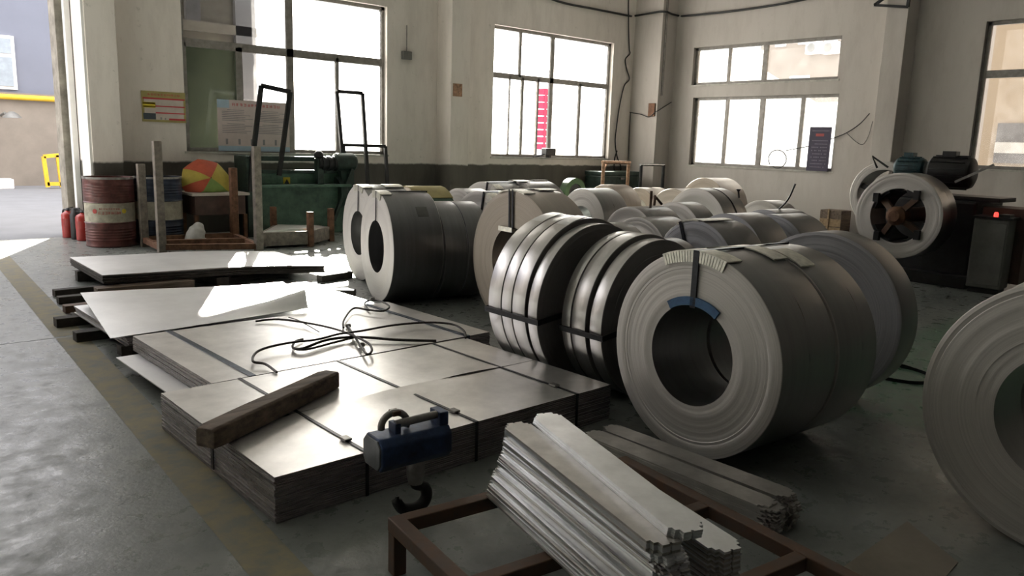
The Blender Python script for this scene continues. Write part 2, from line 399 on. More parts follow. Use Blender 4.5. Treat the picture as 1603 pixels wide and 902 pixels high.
# ---- windows
def window(name, axis, plane, rect, bars, panes, inset=.09, fw=.055, lab=None):
    u0, u1, z0, z1 = rect
    root = bpy.data.objects.new(name, None); COL.objects.link(root); struct(root)
    if lab: root['label'] = lab
    def B(mb, a, b, c, d, dep=.06, off=0.):
        y0 = plane+inset+off
        if axis == 'X': mb.box(a, b, y0, y0+dep, c, d)
        else: mb.box(y0, y0+dep, a, b, c, d)
        return mb
    f = MB(); B(f, u0, u0+fw, z0, z1); B(f, u1-fw, u1, z0, z1); B(f, u0, u1, z0, z0+fw); B(f, u0, u1, z1-fw, z1)
    f.build('window_frame', 'alu_frame', root)
    for (a, b, c, d) in bars: B(MB(), a, b, c, d, .05, .004).build('mullion', 'alu_frame', root)
    for (a, b, c, d, g, off) in panes:
        B(MB(), a, b, c, d, .006, .022+off).build('pane', g, root)
    s = MB()                                                        # sill
    if axis == 'X': s.box(u0-.03, u1+.03, plane-.02, plane+inset, z0-.03, z0)
    else: s.box(plane-.02, plane+inset, u0-.03, u1+.03, z0-.03, z0)
    s.build('window_sill', 'white_frame', root)
    return root
a0, a1, z0, z1 = W1
zt = ZA(530,90); xm = XA(459,120); xs1 = XA(380,150); xr = XA(533,160)
window('window_1', 'X', YA, W1,
       [(a0, a1, zt-.06, zt+.06), (xm-.055, xm+.055, z0, z1), (xs1-.05, xs1+.05, z0, zt), (xr-.028, xr+.028, z0, zt), (XA(290,150)+.03, XA(290,150)+.07, z0, zt)],
       [(a0, xm, zt, z1, 'clear_glass', 0), (xm, a1, zt, z1, 'dusty_glass', 0), (a0, xs1, z0, zt, 'green_glass', 0), (xs1, xm, z0, zt, 'clear_glass', .01), (xm, xr, z0, zt, 'dusty_glass', 0), (xr, a1, z0, zt, 'dusty_glass', .01)])
a0, a1, z0, z1 = W2
zt = ZA(868,126); xm = XA(869,120); xu = XA(820,80); l1, l2, l3, l4, r1 = XA(802,180), XA(822,180), XA(846,180), XA(863,180), XA(911,190)
window('window_2', 'X', YA, W2,
       [(a0, a1, zt-.05, zt+.05), (xm-.05, xm+.05, z0, z1), (xu-.03, xu+.03, zt, z1), (l1-.012, l1+.012, z0, zt), (l2-.03, l2+.03, z0, zt), (l3-.025, l3+.025, z0, zt), (r1-.035, r1+.035, z0, zt)],
       [(a0, xu, zt, z1, 'dusty_glass', 0), (xu, xm, zt, z1, 'dusty_glass', 0), (xm, a1, zt, z1, 'dusty_glass', 0), (a0, l2, z0, zt, 'dusty_glass', 0), (l1, l3, z0, zt, 'dusty_glass', .014), (xm, r1, z0, zt, 'dusty_glass', 0), (r1, a1, z0, zt, 'dusty_glass', .01)])
a0, a1, z0, z1 = W3u
m1, m2 = YB(1193,100), YB(1137,100)
window('window_3', 'Y', XB, W3u, [(m1-.05, m1+.05, z0, z1), (m2-.03, m2+.03, z0, z1)],
       [(a0, m1, z0, z1, 'clear_glass', 0), (m1, m2, z0, z1, 'dusty_glass', 0), (m2, a1, z0, z1, 'dusty_glass', .01)])
a0, a1, z0, z1 = W3l
q = [YB(1249,200), YB(1186,200), YB(1131,200)]
window('window_4', 'Y', XB, W3l, [(q[0]-.035, q[0]+.035, z0, z1), (q[1]-.05, q[1]+.05, z0, z1), (q[2]-.035, q[2]+.035, z0, z1)],
       [(a0, q[0], z0, z1, 'dusty_glass', 0), (q[0], q[1], z0, z1, 'dusty_glass', .01), (q[1], q[2], z0, z1, 'dusty_glass', 0), (q[2], a1, z0, z1, 'dusty_glass', .01)])
a0, a1, z0, z1 = W4
zb = ZB(1560,115); m = (a0+a1)/2
window('window_5', 'Y', XB, W4, [(a0, a1, zb-.06, zb+.06), (m-.05, m+.05, z0, z1)],
       [(a0, m, z0, zb, 'clear_glass', 0), (m, a1, z0, zb, 'clear_glass', .01), (a0, m, zb, z1, 'clear_glass', 0), (m, a1, zb, z1, 'clear_glass', 0)])
for nm_, W_ in (('added_window_6', WC), ('added_window_7', WD)): window(nm_, 'X', YA, W_, [((W_[0]+W_[1])/2-.04, (W_[0]+W_[1])/2+.04, W_[2], W_[3])], [(W_[0], W_[1], W_[2], W_[3], 'added_frosted_glass', 0)])  # added light sources above the view
# ================================================================== OUTSIDE
struct(MB().box(-60, 80, YA+.3, 90, -.4, -.02).build('ground_outside', 'ext_ground'))
struct(MB().box(XB+.3, 80, -60, YA+.3, -.4, -.02).build('ground_beyond', 'ext_ground'))
struct(MB().box(-60, HX0-.3, -60, YA+.3, -.4, -.02).build('ground_side', 'ext_ground'))
BY = 24.2
bl = thing('factory_building', 'blue-grey factory block with a cream wall base across the yard', 'building', (0, BY, 0))
zc = onY(40,147,BY).z
xe = onY(400,100,BY).x
MB().box(-40, xe, .0, 9, zc, 6.7).build('upper_wall', 'ext_blue', bl)
MB().box(-40, xe+.4, -.35, 9, -.02, zc).build('base_wall', 'ext_cream', bl)
wx0, wz0, wx1, wz1 = onY(-30,140,BY).x, onY(12,140,BY).z, onY(24,100,BY).x, onY(12,56,BY).z
wd = MB().box(wx0, wx1, -.06, .02, wz0, wz1).build('window', 'ext_white', bl)
MB().box(wx0+.08, wx1-.08, -.10, -.05, wz0+.9, wz1-.08).build('pane', 'ext_window', wd)
MB().box(wx0+.08, wx1-.08, -.10, -.05, wz0+.08, wz0+.8).build('pane', 'ext_window', wd)
pz = onY(40,153,BY-.5).z
tag(MB().tube([(-40, BY-.45, pz), (xe, BY-.45, pz)], .07, 10).build('gas_pipe', 'yellow_paint', smooth=40), 'long yellow gas pipe fixed along the cream wall across the yard', 'pipe')
yf = thing('barrier_frame', 'yellow tubular steel barrier frame standing in the yard by the cream wall', 'barrier', (0, 0, 0))
FY = 22.6; fp = lambda x, y: onY(x, y, FY)
for p, q2 in (((68,245),(75,293)), ((90,243),(97,293)), ((68,245),(92,243)), ((74,288),(97,288))):
    MB().bar(fp(*p), fp(*q2), .09, .09).build('rail', 'yellow_paint', yf)
p = onY(6,290,FY); tag(MB().box(p.x-1.2, p.x+.22, FY, FY+.5, -.02, .22).build('paint_tub', 'ext_white', bev=.02), 'low white tub with blue rim on the ground of the yard', 'tub')
p = onY(2,180,BY-.4); o = thing('wall_lamp', 'grey shaded lamp bracketed to the cream wall across the yard', 'lamp', (p.x, BY-.35, p.z))
MB().tube([(0,0,0), (.0,-.6,.05)], .03, 8).build('arm', 'cabinet_grey', o); MB().lathe([(-.12,.22),(-.02,.14),(.04,.05)], 16, 'Z', (.15,-.6,.05)).build('lamp_shade', 'cabinet_grey', o, smooth=40)
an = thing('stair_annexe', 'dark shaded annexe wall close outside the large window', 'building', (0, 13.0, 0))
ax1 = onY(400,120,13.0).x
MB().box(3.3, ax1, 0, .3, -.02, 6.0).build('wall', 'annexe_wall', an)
for (x0, x1, z0, z1, m) in ((3.3, ax1, 3.05, 3.2, 'annexe_wall'), (4.4, 4.62, 3.2, 5.9, 'ext_dark'), (3.5, 3.9, 2.85, 3.05, 'ext_white'), (ax1-.35, ax1-.02, .0, 5.9, 'ext_ground')): MB().box(x0, x1, -.10, -.001, z0, z1).build('ledge', m, an)
nb = thing('neighbour_building', 'beige building with a dark window band outside the window above the decoiler', 'building', (18.5, 0, 0))
MB().box(0, 4, -9, 6.2, -.02, 7).build('wall', 'neighbour_beige', nb)
zb0, zb1 = onX(1560,255,18.5).z, onX(1560,193,18.5).z
bn = MB().box(-.06, .01, -9, 5.9, zb0, zb1).build('window_band', 'black_paint', nb)
MB().box(-.08, -.06, -9, 5.9, zb0+(zb1-zb0)*.25, zb0+(zb1-zb0)*.52).build('pane', 'cabinet_grey', bn)
# building beyond the right-hand windows, with air conditioners
EX = 40.0
eb = thing('office_building', 'beige building with air conditioners outside the window above the navy notice', 'building', (EX, 0, 0))
ye = onX(1190,90,EX).y
MB().box(0, 8, -22, ye, -.02, 22).build('facade', 'ext_beige', eb)
for (x0, y0, x1, y1) in ((1250,58,1272,70), (1290,56,1312,78), (1236,118,1268,130), (1214, 60, 1232, 74)):
    A, B = onX(x0,y1,EX), onX(x1,y0,EX)
    wv = MB().box(-.04, .05, B.y, A.y, A.z, B.z).build('window', 'ext_white', eb)
    MB().box(-.06, -.03, B.y+.08, A.y-.08, A.z+.08, B.z-.08).build('pane', 'ext_window', wv)
for i, px in enumerate((1271, 1297)):
    A = onX(px, 84, EX-.4); o = thing('air_conditioner', 'white air conditioner box on the beige building wall', 'air conditioner', (EX-.412, A.y, A.z), 0, 'air conditioners on the beige building')
    MB().box(0, .41, -.40, .40, 0, .62).build('casing', 'ext_white', o, bev=.02); MB().lathe([(-.012,.01),(-.012,.22),(.0,.24)], 20, 'X', (0,.08,.31)).build('fan_grille', 'cabinet_grey', o)
wl = MB(); A, B, C2, D = onX(1060,40,30), onX(1190,108,30), onX(1320,190,30), onX(1060,290,30)  # added white panel in place of the sun patch on the beige facade
pts = [(A.y, A.z+1.0), (B.y, B.z), (C2.y, C2.z), (C2.y, -.02), (A.y, -.02)]
wl.add([(30, y, z) for y, z in pts]+[(30.3, y, z) for y, z in pts], [(0,1,2,3,4), (9,8,7,6,5)]+[(i, (i+1) % 5, 5+(i+1) % 5, 5+i) for i in range(5)])
tag(wl.build('sunlit_patch_wall', 'ext_white'), 'white slope-topped panel standing in for sunlit facade outside the windows by the navy notice', 'wall')
rp = thing('red_rack', 'tall red slatted rack outside, seen through the open sash of the middle window', 'rack', (0, 0, 0))
RY = 15.0; A, B = onY(849,236,RY), onY(868,140,RY)
for k in range(9):
    zz = A.z+(B.z-A.z)*k/9
    MB().box(A.x, B.x, RY, RY+.3, zz+.03, zz+(B.z-A.z)/9).build('panel', 'ext_red_panel', rp)
for xx in (A.x, (A.x+B.x)/2, B.x-.05): MB().box(xx, xx+.05, RY-.05, RY-.01, -.02, B.z).build('post', 'ext_red_panel', rp)

# ================================================================== COILS
def coil(label, X, Y, R, hole, wd, yaw, key='grey', z=0, cat='steel coil', name='steel_coil', seg=88, parts=True, rings=9, group=None):
    root = thing(name, label, cat, (X, Y, z), math.radians(yaw), group)
    pr, ms = [], []
    rs = [hole+(R-hole)*i/rings for i in range(rings+1)]
    for i, r in enumerate(rs):                      # near face, small steps between windings
        x = 0 if i in (0, rings) else rnd(-.0009, .0009)
        if 0 < i < rings: pr += [(x, r-.0012), (rnd(-.0009,.0009), r+.0012)]; ms += [0, 0]
        else: pr.append((x+.003 if i == rings else 0, r)); ms.append(0)
    ms[-1] = 0
    pr += [(.006, R+.003)]; ms.append(1)
    pr += [(wd-.006, R+.003), (wd, R)]; ms += [0, 0]
    for r in rs[::-1][1:-1]: pr.append((wd+rnd(-.002,.002), r)); ms.append(0)
    pr.append((wd, hole)); ms.append(1)
    b = MB().lathe(pr, seg, 'X', closed=True, mats=ms)
    b.build('wound_body', [f'coil_face_{key}', f'coil_tread_{key}'], root, (0, 0, R), smooth=28)
    root['R'] = R; root['hole'] = hole; root['w'] = wd
    return root
def band(root, x, wd=.032, m='strap_steel'):        # strap round the outside
    R = root['R']; MB().lathe([(x, R+.002), (x, R+.0065), (x+wd, R+.0065), (x+wd, R+.002)], 88, 'X', closed=True).build('strap', m, root, (0,0,R), smooth=30)
def eye_strap(root, ang=0, wd=.032, m='strap_steel', twin=False):    # strap through the bore, over the top
    R, h, W = root['R'], root['hole'], root['w']
    for off in ((0,) if not twin else (-.022, .022)):
        b = MB()
        for (x0, x1, r0, r1) in ((-.012,-.006,h-.006,R+.010), (W+.006,W+.012,h-.006,R+.010), (-.012,W+.012,R+.005,R+.012), (-.012,W+.012,h-.010,h-.004)):
            b.box(x0, x1, off-wd/2, off+wd/2, r0, r1)
        o = b.build('strap', m, root, (0,0,R)); o.rotation_euler = (math.radians(ang), 0, 0)
def protector(root, x=0, a0=-24, a1=24, ang=0, sgn=1, flap=.10, drop=.045, m='protector_tin'):   # ribbed tin edge guard over the rim
    R = root['R']; b = MB(); n = 22
    for i in range(n):
        t = math.radians(a0+(a1-a0)*(i+.5)/n); hw = math.radians((a1-a0)/n*.40)
        def pt(xx, r, tt): return (xx, -r*math.sin(tt), r*math.cos(tt))
        x0, x1 = x-.010*sgn, x-.003*sgn
        b.hexa([pt(x0,R-drop,t-hw), pt(x1,R-drop,t-hw), pt(x1,R-drop,t+hw), pt(x0,R-drop,t+hw), pt(x0,R+.012,t-hw), pt(x1,R+.012,t-hw), pt(x1,R+.012,t+hw), pt(x0,R+.012,t+hw)])
    o = b.build('edge_guard', m, root, (0,0,R)); o.rotation_euler = (math.radians(ang),0,0)
    c = MB(); k = 12; top = []
    for i in range(k+1):
        t = math.radians(a0+(a1-a0)*i/k); top.append([(x-.010*sgn, -(R+.012)*math.sin(t), (R+.012)*math.cos(t)), (x+flap*sgn, -(R+.012)*math.sin(t), (R+.012)*math.cos(t))])
    c.slab(top, .006); c.build('guard_flange', m, o, smooth=40)
def plate_pad(root, x0, x1, a0, a1):                # loose tin pad lying over the rim
    R = root['R']; k = 6
    top = [[(x0, -(R+.016)*math.sin(math.radians(a0+(a1-a0)*i/k)), (R+.016)*math.cos(math.radians(a0+(a1-a0)*i/k))), (x1, -(R+.016)*math.sin(math.radians(a0+(a1-a0)*i/k)), (R+.016)*math.cos(math.radians(a0+(a1-a0)*i/k)))] for i in range(k+1)]
    MB().slab(top, .007).build('tin_pad', 'protector_tin', root, (0,0,R), smooth=40)

c = coil('large steel coil with blue bore liner piece and ribbed tin guard, beside the notched strips', 3.007, 2.134, .493, .243, .425, -3.5, 'grey', seg=128, rings=16)
eye_strap(c, 0); protector(c, 0, -24, 20); protector(c, .425, -22, 22, sgn=-1); plate_pad(c, .26, .40, -34, -18)
bl_ = MB(); k = 14; pts = []
for i in range(k+1):
    t = math.radians(-33+66*i/k); pts.append([(-.012, -.243*math.sin(t), .243*math.cos(t)), (-.012, -.284*math.sin(t), .284*math.cos(t))])
b = MB()
for i in range(k):
    (a, d), (e, f) = pts[i], pts[i+1]
    b.hexa([a, e, (.0, e[1], e[2]), (.0, a[1], a[2]), d, f, (.0, f[1], f[2]), (.0, d[1], d[2])])
b.build('bore_liner', 'blue_plastic', c, (0,0,.493))
d = Vector((math.cos(math.radians(-3.5)), math.sin(math.radians(-3.5))))
c = coil('dark steel coil butted behind the coil with the blue bore liner', 3.007+d.x*.452, 2.134+d.y*.452, .490, .243, .345, -3.5, 'grey', seg=112)
eye_strap(c, -8); protector(c, 0, -34, -2); plate_pad(c, .12, .33, -32, -17); plate_pad(c, .0, .12, 10, 30)
c = coil('wide plain-faced steel coil standing alone beyond the two butted coils', 4.395, 2.244, .499, .25, .225, 0, 'dark', seg=112, rings=14)
c = coil('large steel coil on the green floor nearest the bare sheet of steel', 3.312, .677, .523, .259, .30, -1, 'grey', seg=128, rings=16)
c2 = coil('thin steel coil leaning flush behind the coil nearest the bare sheet', 3.635, .667, .535, .259, .10, -1, 'grey', seg=112)
# left pair
c = coil('steel coil with pale label and tin guards, nearest the sling-topped sheet stack', 3.691, 6.119, .498, .238, .463, -14, 'dark', seg=112)
c.children[0].data.materials[0] = MATS['coil_face_grey']
eye_strap(c, 4, .014); protector(c, 0, -12, 16, ang=2, drop=.05); plate_pad(c, .36, .47, -26, -12)
R = .498; t0, t1 = math.radians(-52), math.radians(-40)
MB().slab([[(x, R*1.012*math.sin(t), R*1.012*math.cos(t)) for x in (.26, .36)] for t in (-t0, -t0*.94, -t1*1.06, -t1)], .004).build('paper_label', 'cabinet_grey', c, (0,0,R)).scale = (1,-1,1)
dd = Vector((math.cos(math.radians(-14)), math.sin(math.radians(-14))))
c = coil('smaller grooved steel coil standing behind the coil with the pale label', 3.691+dd.x*.50, 6.119+dd.y*.50, .452, .23, .22, -14, 'dark'); 
c = coil('smaller smooth steel coil last in the row behind the pale label coil', 3.691+dd.x*.725, 6.119+dd.y*.725, .452, .23, .22, -14, 'dark')
c = coil('steel coil with tin guard next to the small stillage of offcuts', 4.10, 7.15, .492, .23, .46, -10, 'grey')
eye_strap(c, 4, .014); protector(c, 0, -14, 18, drop=.05); plate_pad(c, .25, .45, 0, 16)
c = coil('olive paper-wrapped steel coil behind the coil by the offcuts stillage', 4.64, 7.06, .485, .23, .40, -10, 'brown')
c.children[0].data.materials[1] = MATS['green_paint']; band(c, .10, .05, 'protector_tin')
MB().slab([[(x, .497*math.sin(t), .497*math.cos(t)) for x in (-.02,.12,.28,.40)] for t in [math.radians(a) for a in (-38,-25,-12,0,12,25,38)]], .006).build('paper_cap', 'paper_yellow', c, (0,0,.485), smooth=40)
c = coil('plain steel coil showing its top behind the wrapped coil', 5.35, 7.10, .47, .23, .30, -8, 'grey')
# middle
c = coil('tan-faced steel coil with twin dark straps and a lined bore', 4.0, 4.59, .549, .265, .39, -4.5, 'brown', seg=112, rings=14)
eye_strap(c, -2, .016, twin=True); protector(c, 0, -20, 16, drop=.0); MB().box(-.02, .02, -.02, .16, .225, .262).build('bore_liner', 'protector_tin', c, (0,0,.549))
plate_pad(c, .2, .38, -8, 8)
c = coil('blue-faced steel coil with taped rim behind the tan-faced coil', 4.80, 6.02, .494, .24, .42, -3, 'grey'); eye_strap(c, 10, .02); protector(c, 0, 16, 30, drop=.08)
c = coil('steel coil with bright top and taped rim, behind the blue-faced coil', 5.83, 7.24, .502, .24, .42, -1, 'grey'); eye_strap(c, 10, .02); protector(c, 0, 20, 32, drop=.08)
c = coil('bright-topped steel coil with tin scraps under the middle window', 6.30, 7.20, .505, .24, .50, -1, 'grey'); eye_strap(c, 0, .03); plate_pad(c, -.05, .15, -8, 12); plate_pad(c, .30, .52, -14, 2)
# slit coils standing crosswise (axis along the hall)
sg = 'narrow slit coils set crosswise'
def slit(y, wd, R, label, X, key='bright'):
    c = coil(label, X, y, R, .25, wd, 90, key, name='slit_coil', seg=112, rings=8); return c
s1 = slit(3.19, .085, .497, 'narrow slit steel coil of the larger crosswise group, next to the smaller group', 3.492)
s2 = slit(3.290, .1195, .510, 'slit steel coil with a torn wrap tail, second in the larger crosswise group', 3.50)
s3 = slit(3.4105, .096, .510, 'slit steel coil third in the larger crosswise group', 3.50)
s4 = slit(3.5075, .125, .510, 'slit steel coil of the larger crosswise group, next to the tan-faced coil', 3.50)
for cc in (s2, s4):
    R = cc['R']; w_ = cc['w']
    MB().slab([[(x, (R+.012*(i/5))*math.sin(t), (R+.012*(i/5))*math.cos(t)) for x in (.01, w_-.01)] for i, t in enumerate([math.radians(a) for a in (30,24,18,12,6,0)])], .004).build('wrap_tail', 'strip_steel', cc, (0,0,R), smooth=40)
t1 = slit(2.80, .095, .468, 'narrow slit steel coil of the smaller crosswise group, next to the blue-lined coil', 3.585)
t2 = slit(2.913, .115, .478, 'slit steel coil second in the smaller crosswise group', 3.585)
t3 = slit(3.031, .075, .478, 'thin slit steel coil third in the smaller crosswise group', 3.585)
def cross_strap(x, ya, yb, R, hole, label, z=None):
    o = thing('binding_strap', label, 'strap', (x, ya, 0), math.radians(90))
    th = math.radians(97); b = MB(); L_ = yb-ya
    for r0, r1 in ((R+.004, R+.010), (hole-.012, hole-.006)): b.box(-.012, L_+.012, -.016, .016, r0, r1)
    for x0 in (-.018, L_+.012): b.box(x0, x0+.006, -.016, .016, hole-.012, R+.010)
    m_ = b.build('strap_band', 'strap_steel', o, (0,0,R)); m_.rotation_euler = (-th, 0, 0)
    return o
cross_strap(3.497, 3.185, 3.635, .514, .25, 'black steel strap binding the larger group of crosswise slit coils')
cross_strap(3.585, 2.795, 3.106, .481, .25, 'black steel strap binding the smaller group of crosswise slit coils')
# far right crowd
crowd = [
 ('blue-grey steel coil with a banded top near the green flywheel', 7.55, 7.26, .45, .46, -5, 'grey'),
 ('sunlit brown-topped steel coil behind the banded coil near the green flywheel', 9.35, 8.52, .43, .45, -5, 'brown'),
 ('sunlit steel coil with split top by the rod and pipe stands', 10.25, 8.55, .40, .5, -5, 'brown'),
 ('steel coil with loose rods standing on it', 6.45, 5.49, .415, .49, -5, 'grey'),
 ('smooth steel coil below the coil carrying the loose rods', 5.80, 4.82, .40, .455, -5, 'grey'),
 ('small steel coil tucked behind the larger slit group', 5.03, 4.60, .40, .28, -5, 'grey'),
 ('low steel coil between the smaller slit group and the tin-padded coil', 4.47, 3.63, .398, .31, -6, 'dark'),
 ('steel coil with a rounded end in front of the big pale-faced coil', 7.29, 5.54, .428, .315, -5, 'grey'),
 ('big pale-faced steel coil with a groove round it, below the white wall', 8.20, 5.91, .491, .46, -4.5, 'grey'),
 ('tan steel coil with a lit top behind the big pale-faced coil', 9.05, 6.93, .45, .42, -5, 'brown'),
 ('steel coil with rusty rim standing nearest the far corner pillar', 11.0, 7.79, .50, .55, -5, 'brown'),
 ('steel coil with lit top nearest the white wall under the navy notice', 9.25, 5.62, .413, .37, -5, 'grey'),
 ('steel coil carrying the long bent wire', 7.62, 4.585, .42, .5, -5, 'dark'),
 ('steel coil with lit top in front of the coil carrying the bent wire', 7.05, 4.155, .422, .49, -5, 'dark'),
 ('steel coil covered with loose tin pads and a dark strap', 5.30, 3.80, .443, .41, -7, 'dark'),
 ('steel coil with a ribbed guard end behind the tin-padded coil', 6.33, 4.19, .437, .43, -5, 'dark'),
]
CR = [coil(l, x, y, r, .22, wd, ya, k, seg=72) for (l, x, y, r, wd, ya, k) in crowd]
band(CR[8], .24, .02)
p = CR[14]; eye_strap(p, -22, .03); protector(p, 0, -28, 4, drop=.0, flap=.16); plate_pad(p, .02, .2, -52, -38); plate_pad(p, .24, .38, -42, -26); plate_pad(p, .0, .36, -12, 10)
protector(CR[15], .0, -72, -50, drop=.05)

# ================================================================== DECOILER (far right)
dm = thing('decoiler', 'dark steel decoiler with four-armed mandrel, electric motors and rusty hub', 'machine', (9.0, 3.76, 0))
HZc = .80
MB().box(.72, 1.6, -.55, .45, 0, .98).build('gearbox_body', 'black_paint', dm, bev=.03)
MB().box(.55, 1.8, -.60, .65, 0, .14).build('base_plate', 'black_paint', dm, bev=.01)
MB().tube([(-.05,0,HZc), (.9,0,HZc)], .085, 24).build('mandrel_shaft', 'rust_steel', dm, smooth=40)
MB().lathe([(-.10,.0),(-.10,.06),(-.05,.105),(.10,.105),(.10,.0)], 28, 'X', (0,0,HZc)).build('hub', 'rack_rust', dm, smooth=35)
for k in range(4):
    a = math.radians(38+90*k); c_, s_ = math.cos(a), math.sin(a)
    arm = MB().bar((.02, c_*.08, HZc+s_*.08), (.10, c_*.28, HZc+s_*.28), .06, .07, (1,0,0)).build('arm', 'rust_steel', dm)
    n = MB(); pts = []
    for i in range(7):
        t = a+math.radians(-26+52*i/6); pts.append([(.02, .300*math.cos(t), HZc+.300*math.sin(t)), (.52, .300*math.cos(t), HZc+.300*math.sin(t))])
    for i in range(6):
        (p0, p1), (q0, q1) = pts[i], pts[i+1]; f = lambda v: (v[0], v[1]*.92, HZc+(v[2]-HZc)*.92)
        n.hexa([f(p0), f(p1), f(q1), f(q0), p0, p1, q1, q0])
    n.build('segment', 'black_paint', arm)
    MB().box(-.04, .03, -.03, .03, -.05, .05).build('clamp_jaw', 'black_paint', arm, (-.01, c_*.31, HZc+s_*.31))
def motor(root, x, y, z, r, L_, m):
    mo = MB().lathe([(0,0),(0,r*.7),(.02,r*.92),(.05,r),(L_-.05,r),(L_-.02,r*.85),(L_,r*.6),(L_,0)], 26, 'Y', (x,y,z)).build('motor', m, root, smooth=35)
    for k in range(14):
        a = 2*math.pi*k/14; MB().box(-.004,.004,.06,L_-.06,r-.004,r+.014).build('fin', m, mo, (x,y,z)).rotation_euler = (0,a,0)
    MB().box(-.06,.06,L_*.4,L_*.7,r-.01,r+.06).build('terminal_box', m, mo, (x,y,z))
P1, P2 = onX(1430,258,10.0), onX(1490,262,10.0)
motor(dm, 1.0, P1.y-3.76-.15, P1.z-.04, .125, .36, 'motor_teal')
motor(dm, 1.0, P2.y-3.76-.25, P2.z-.06, .185, .50, 'black_paint')
MB().box(.80, 1.35, -.75, .65, .98, 1.03).build('motor_bed', 'black_paint', dm, bev=.006)
A, B = onX(1495,285,9.6), onX(1556,258,9.6)
MB().bar((A.x-9,A.y-3.76,A.z), (B.x-9,B.y-3.76,B.z), .025, .025).build('lever', 'worn_steel', dm)
A, B, C_ = onX(1390,262,9.8), onX(1366,245,9.8), onX(1373,263,9.8)
MB().tube([Vector((v.x-9, v.y-3.76, v.z)) for v in (A, B, C_)], .014, 6).build('guide_rod', 'black_paint', dm)
MB().box(.78, 1.3, -1.05, -.60, .10, .93).build('side_casing', 'brown_panel', dm, bev=.01)
cm = coil('steel coil mounted on the rusty mandrel of the decoiler', 9.0, 3.76, .475, .305, .40, 0, 'grey', z=HZc-.475, rings=12)
cb = coil('small steel coil on the far head of the decoiler, behind the mounted coil', *onX(1381,306,10.25).xy, .43, .33, .35, 0, 'grey', z=onX(1381,306,10.25).z-.43)
q_ = onX(1381,306,10.25)
MB().bar((1.2,.2,.85), (q_.x+.3-9, q_.y-3.76, q_.z), .16, .16).build('second_arm', 'black_paint', dm); MB().tube([(q_.x+.02-9,q_.y-3.76,q_.z),(q_.x+.5-9,q_.y-3.76,q_.z)], .07, 16).build('second_shaft', 'rust_steel', dm, smooth=40)
for k in range(4):
    a = math.radians(20+90*k); MB().bar((q_.x+.1-9, q_.y-3.76, q_.z), (q_.x+.1-9, q_.y-3.76+.325*math.cos(a), q_.z+.325*math.sin(a)), .07, .10, (1,0,0)).build('arm', 'black_paint', dm)
A = G(1540,458)
cbn = thing('control_cabinet', 'grey electrical control cabinet with a glowing red lamp beside the decoiler', 'cabinet', (9.45, 2.95, 0), math.radians(4))
MB().box(0, .30, -.17, .17, .06, .82).build('body', 'cabinet_grey', cbn, bev=.012); MB().box(-.012, 0, -.15, .15, .10, .78).build('door', 'cabinet_grey', cbn, bev=.004)
MB().box(.03, .27, -.15, .15, 0, .06).build('plinth', 'black_paint', cbn); MB().box(-.02, .3, -.20, .19, .82, .845).build('top', 'black_paint', cbn)
MB().lathe([(0,.022),(.035,.022),(.05,.012),(.05,0)], 16, 'Z', (.06,-.02,.845)).build('indicator_lamp', 'red_lamp', cbn, smooth=40); MB().box(.02,.2,-.16,-.06,.845,.875).build('switch_block', 'black_paint', cbn)
wc = thing('wooden_crate', 'small wooden crate standing on the floor against the white wall', 'crate', (13.62, 6.86, 0), math.radians(0))
for k in range(3): MB().box(-.012, 0, -.2, .2, .02+.15*k, .155+.15*k).build('plank', 'pale_wood' if k != 2 else 'old_wood', wc, bev=.004)
MB().box(0, .36, -.2, .2, 0, .46).build('body', 'old_wood', wc); MB().box(-.03,-.012,.02,.05,.02,.48).build('batten', 'pale_wood', wc)

# ================================================================== SHEET STACKS
def stack(label, corner, yaw, L_, W_, z0, z1, n, jit, top='sheet_top', halves=False):
    root = thing('sheet_stack', label, 'sheet stack', (corner[0], corner[1], 0), math.radians(yaw))
    h = (z1-z0)/n
    for k in range(n):
        if halves and k == n-1: break
        a, b, c_, d_ = (rnd(-jit, jit) for _ in range(4))
        m = MB(); m.m = 1; m.box(a, L_+b, c_, W_+d_, z0+k*h, z0+(k+1)*h-.0012); 
        m.mi[1] = 0
        m.build('sheet', [top, 'sheet_edge'], root)
    return root, h
def curl_sheet(root, x0, x1, y0, y1, z, th, zf, mats=('sheet_top','sheet_edge')):
    n, m_ = 28, 10
    t = [[(x0+(x1-x0)*i/n, y0+(y1-y0)*j/m_, z+zf(i/n, j/m_)) for j in range(m_+1)] for i in range(n+1)]
    b = MB(); b.edge = True; b.slab(t, th); return b.build('sheet', list(mats), root, smooth=40)
s4r, h4 = stack('strapped stack of steel sheets carrying the wooden beam, beside the lifting hook', (1.155, 2.645), 1.2, 1.93, 1.255, .0, .19, 22, .004, halves=True)
zt4 = .19
curl_sheet(s4r, 0, 1.93, 0, .60, .19, .006, lambda u, v: .016*max(0, v-.75)/.25*math.exp(-((u-.52)/.16)**2))
curl_sheet(s4r, 0, 1.93, .604, 1.255, .19, .006, lambda u, v: .012*max(0, .2-v)/.2*math.exp(-((u-.72)/.13)**2))
for xx in (.40, .985, 1.66):
    st_ = MB().box(xx-.008, xx+.008, -.006, 1.26, .1915, .1945).build('strap', 'strap_steel', s4r); MB().box(xx-.008, xx+.008, -.008, -.005, 0, .1945).build('strap_end', 'strap_steel', st_)
    MB().box(xx-.018, xx+.018, .14, .19, .1935, .204).build('seal', 'worn_steel', st_, bev=.003)
ss_ = MB().box(-.006, .35, .585, .612, .1935, .1965).build('strap', 'strap_steel', s4r); MB().box(-.008, -.004, .585, .612, .02, .1965).build('strap_end', 'strap_steel', ss_)
s3r, h3 = stack('strapped stack of steel sheets with the wire rope sling lying on it', (1.39, 3.93), 2.0, 1.92, 1.24, .09, .185, 11, .004)
MB().box(-.01, 1.9, .05, 1.2, .0, .055).build('lower_bundle', 'sheet_edge', s3r)
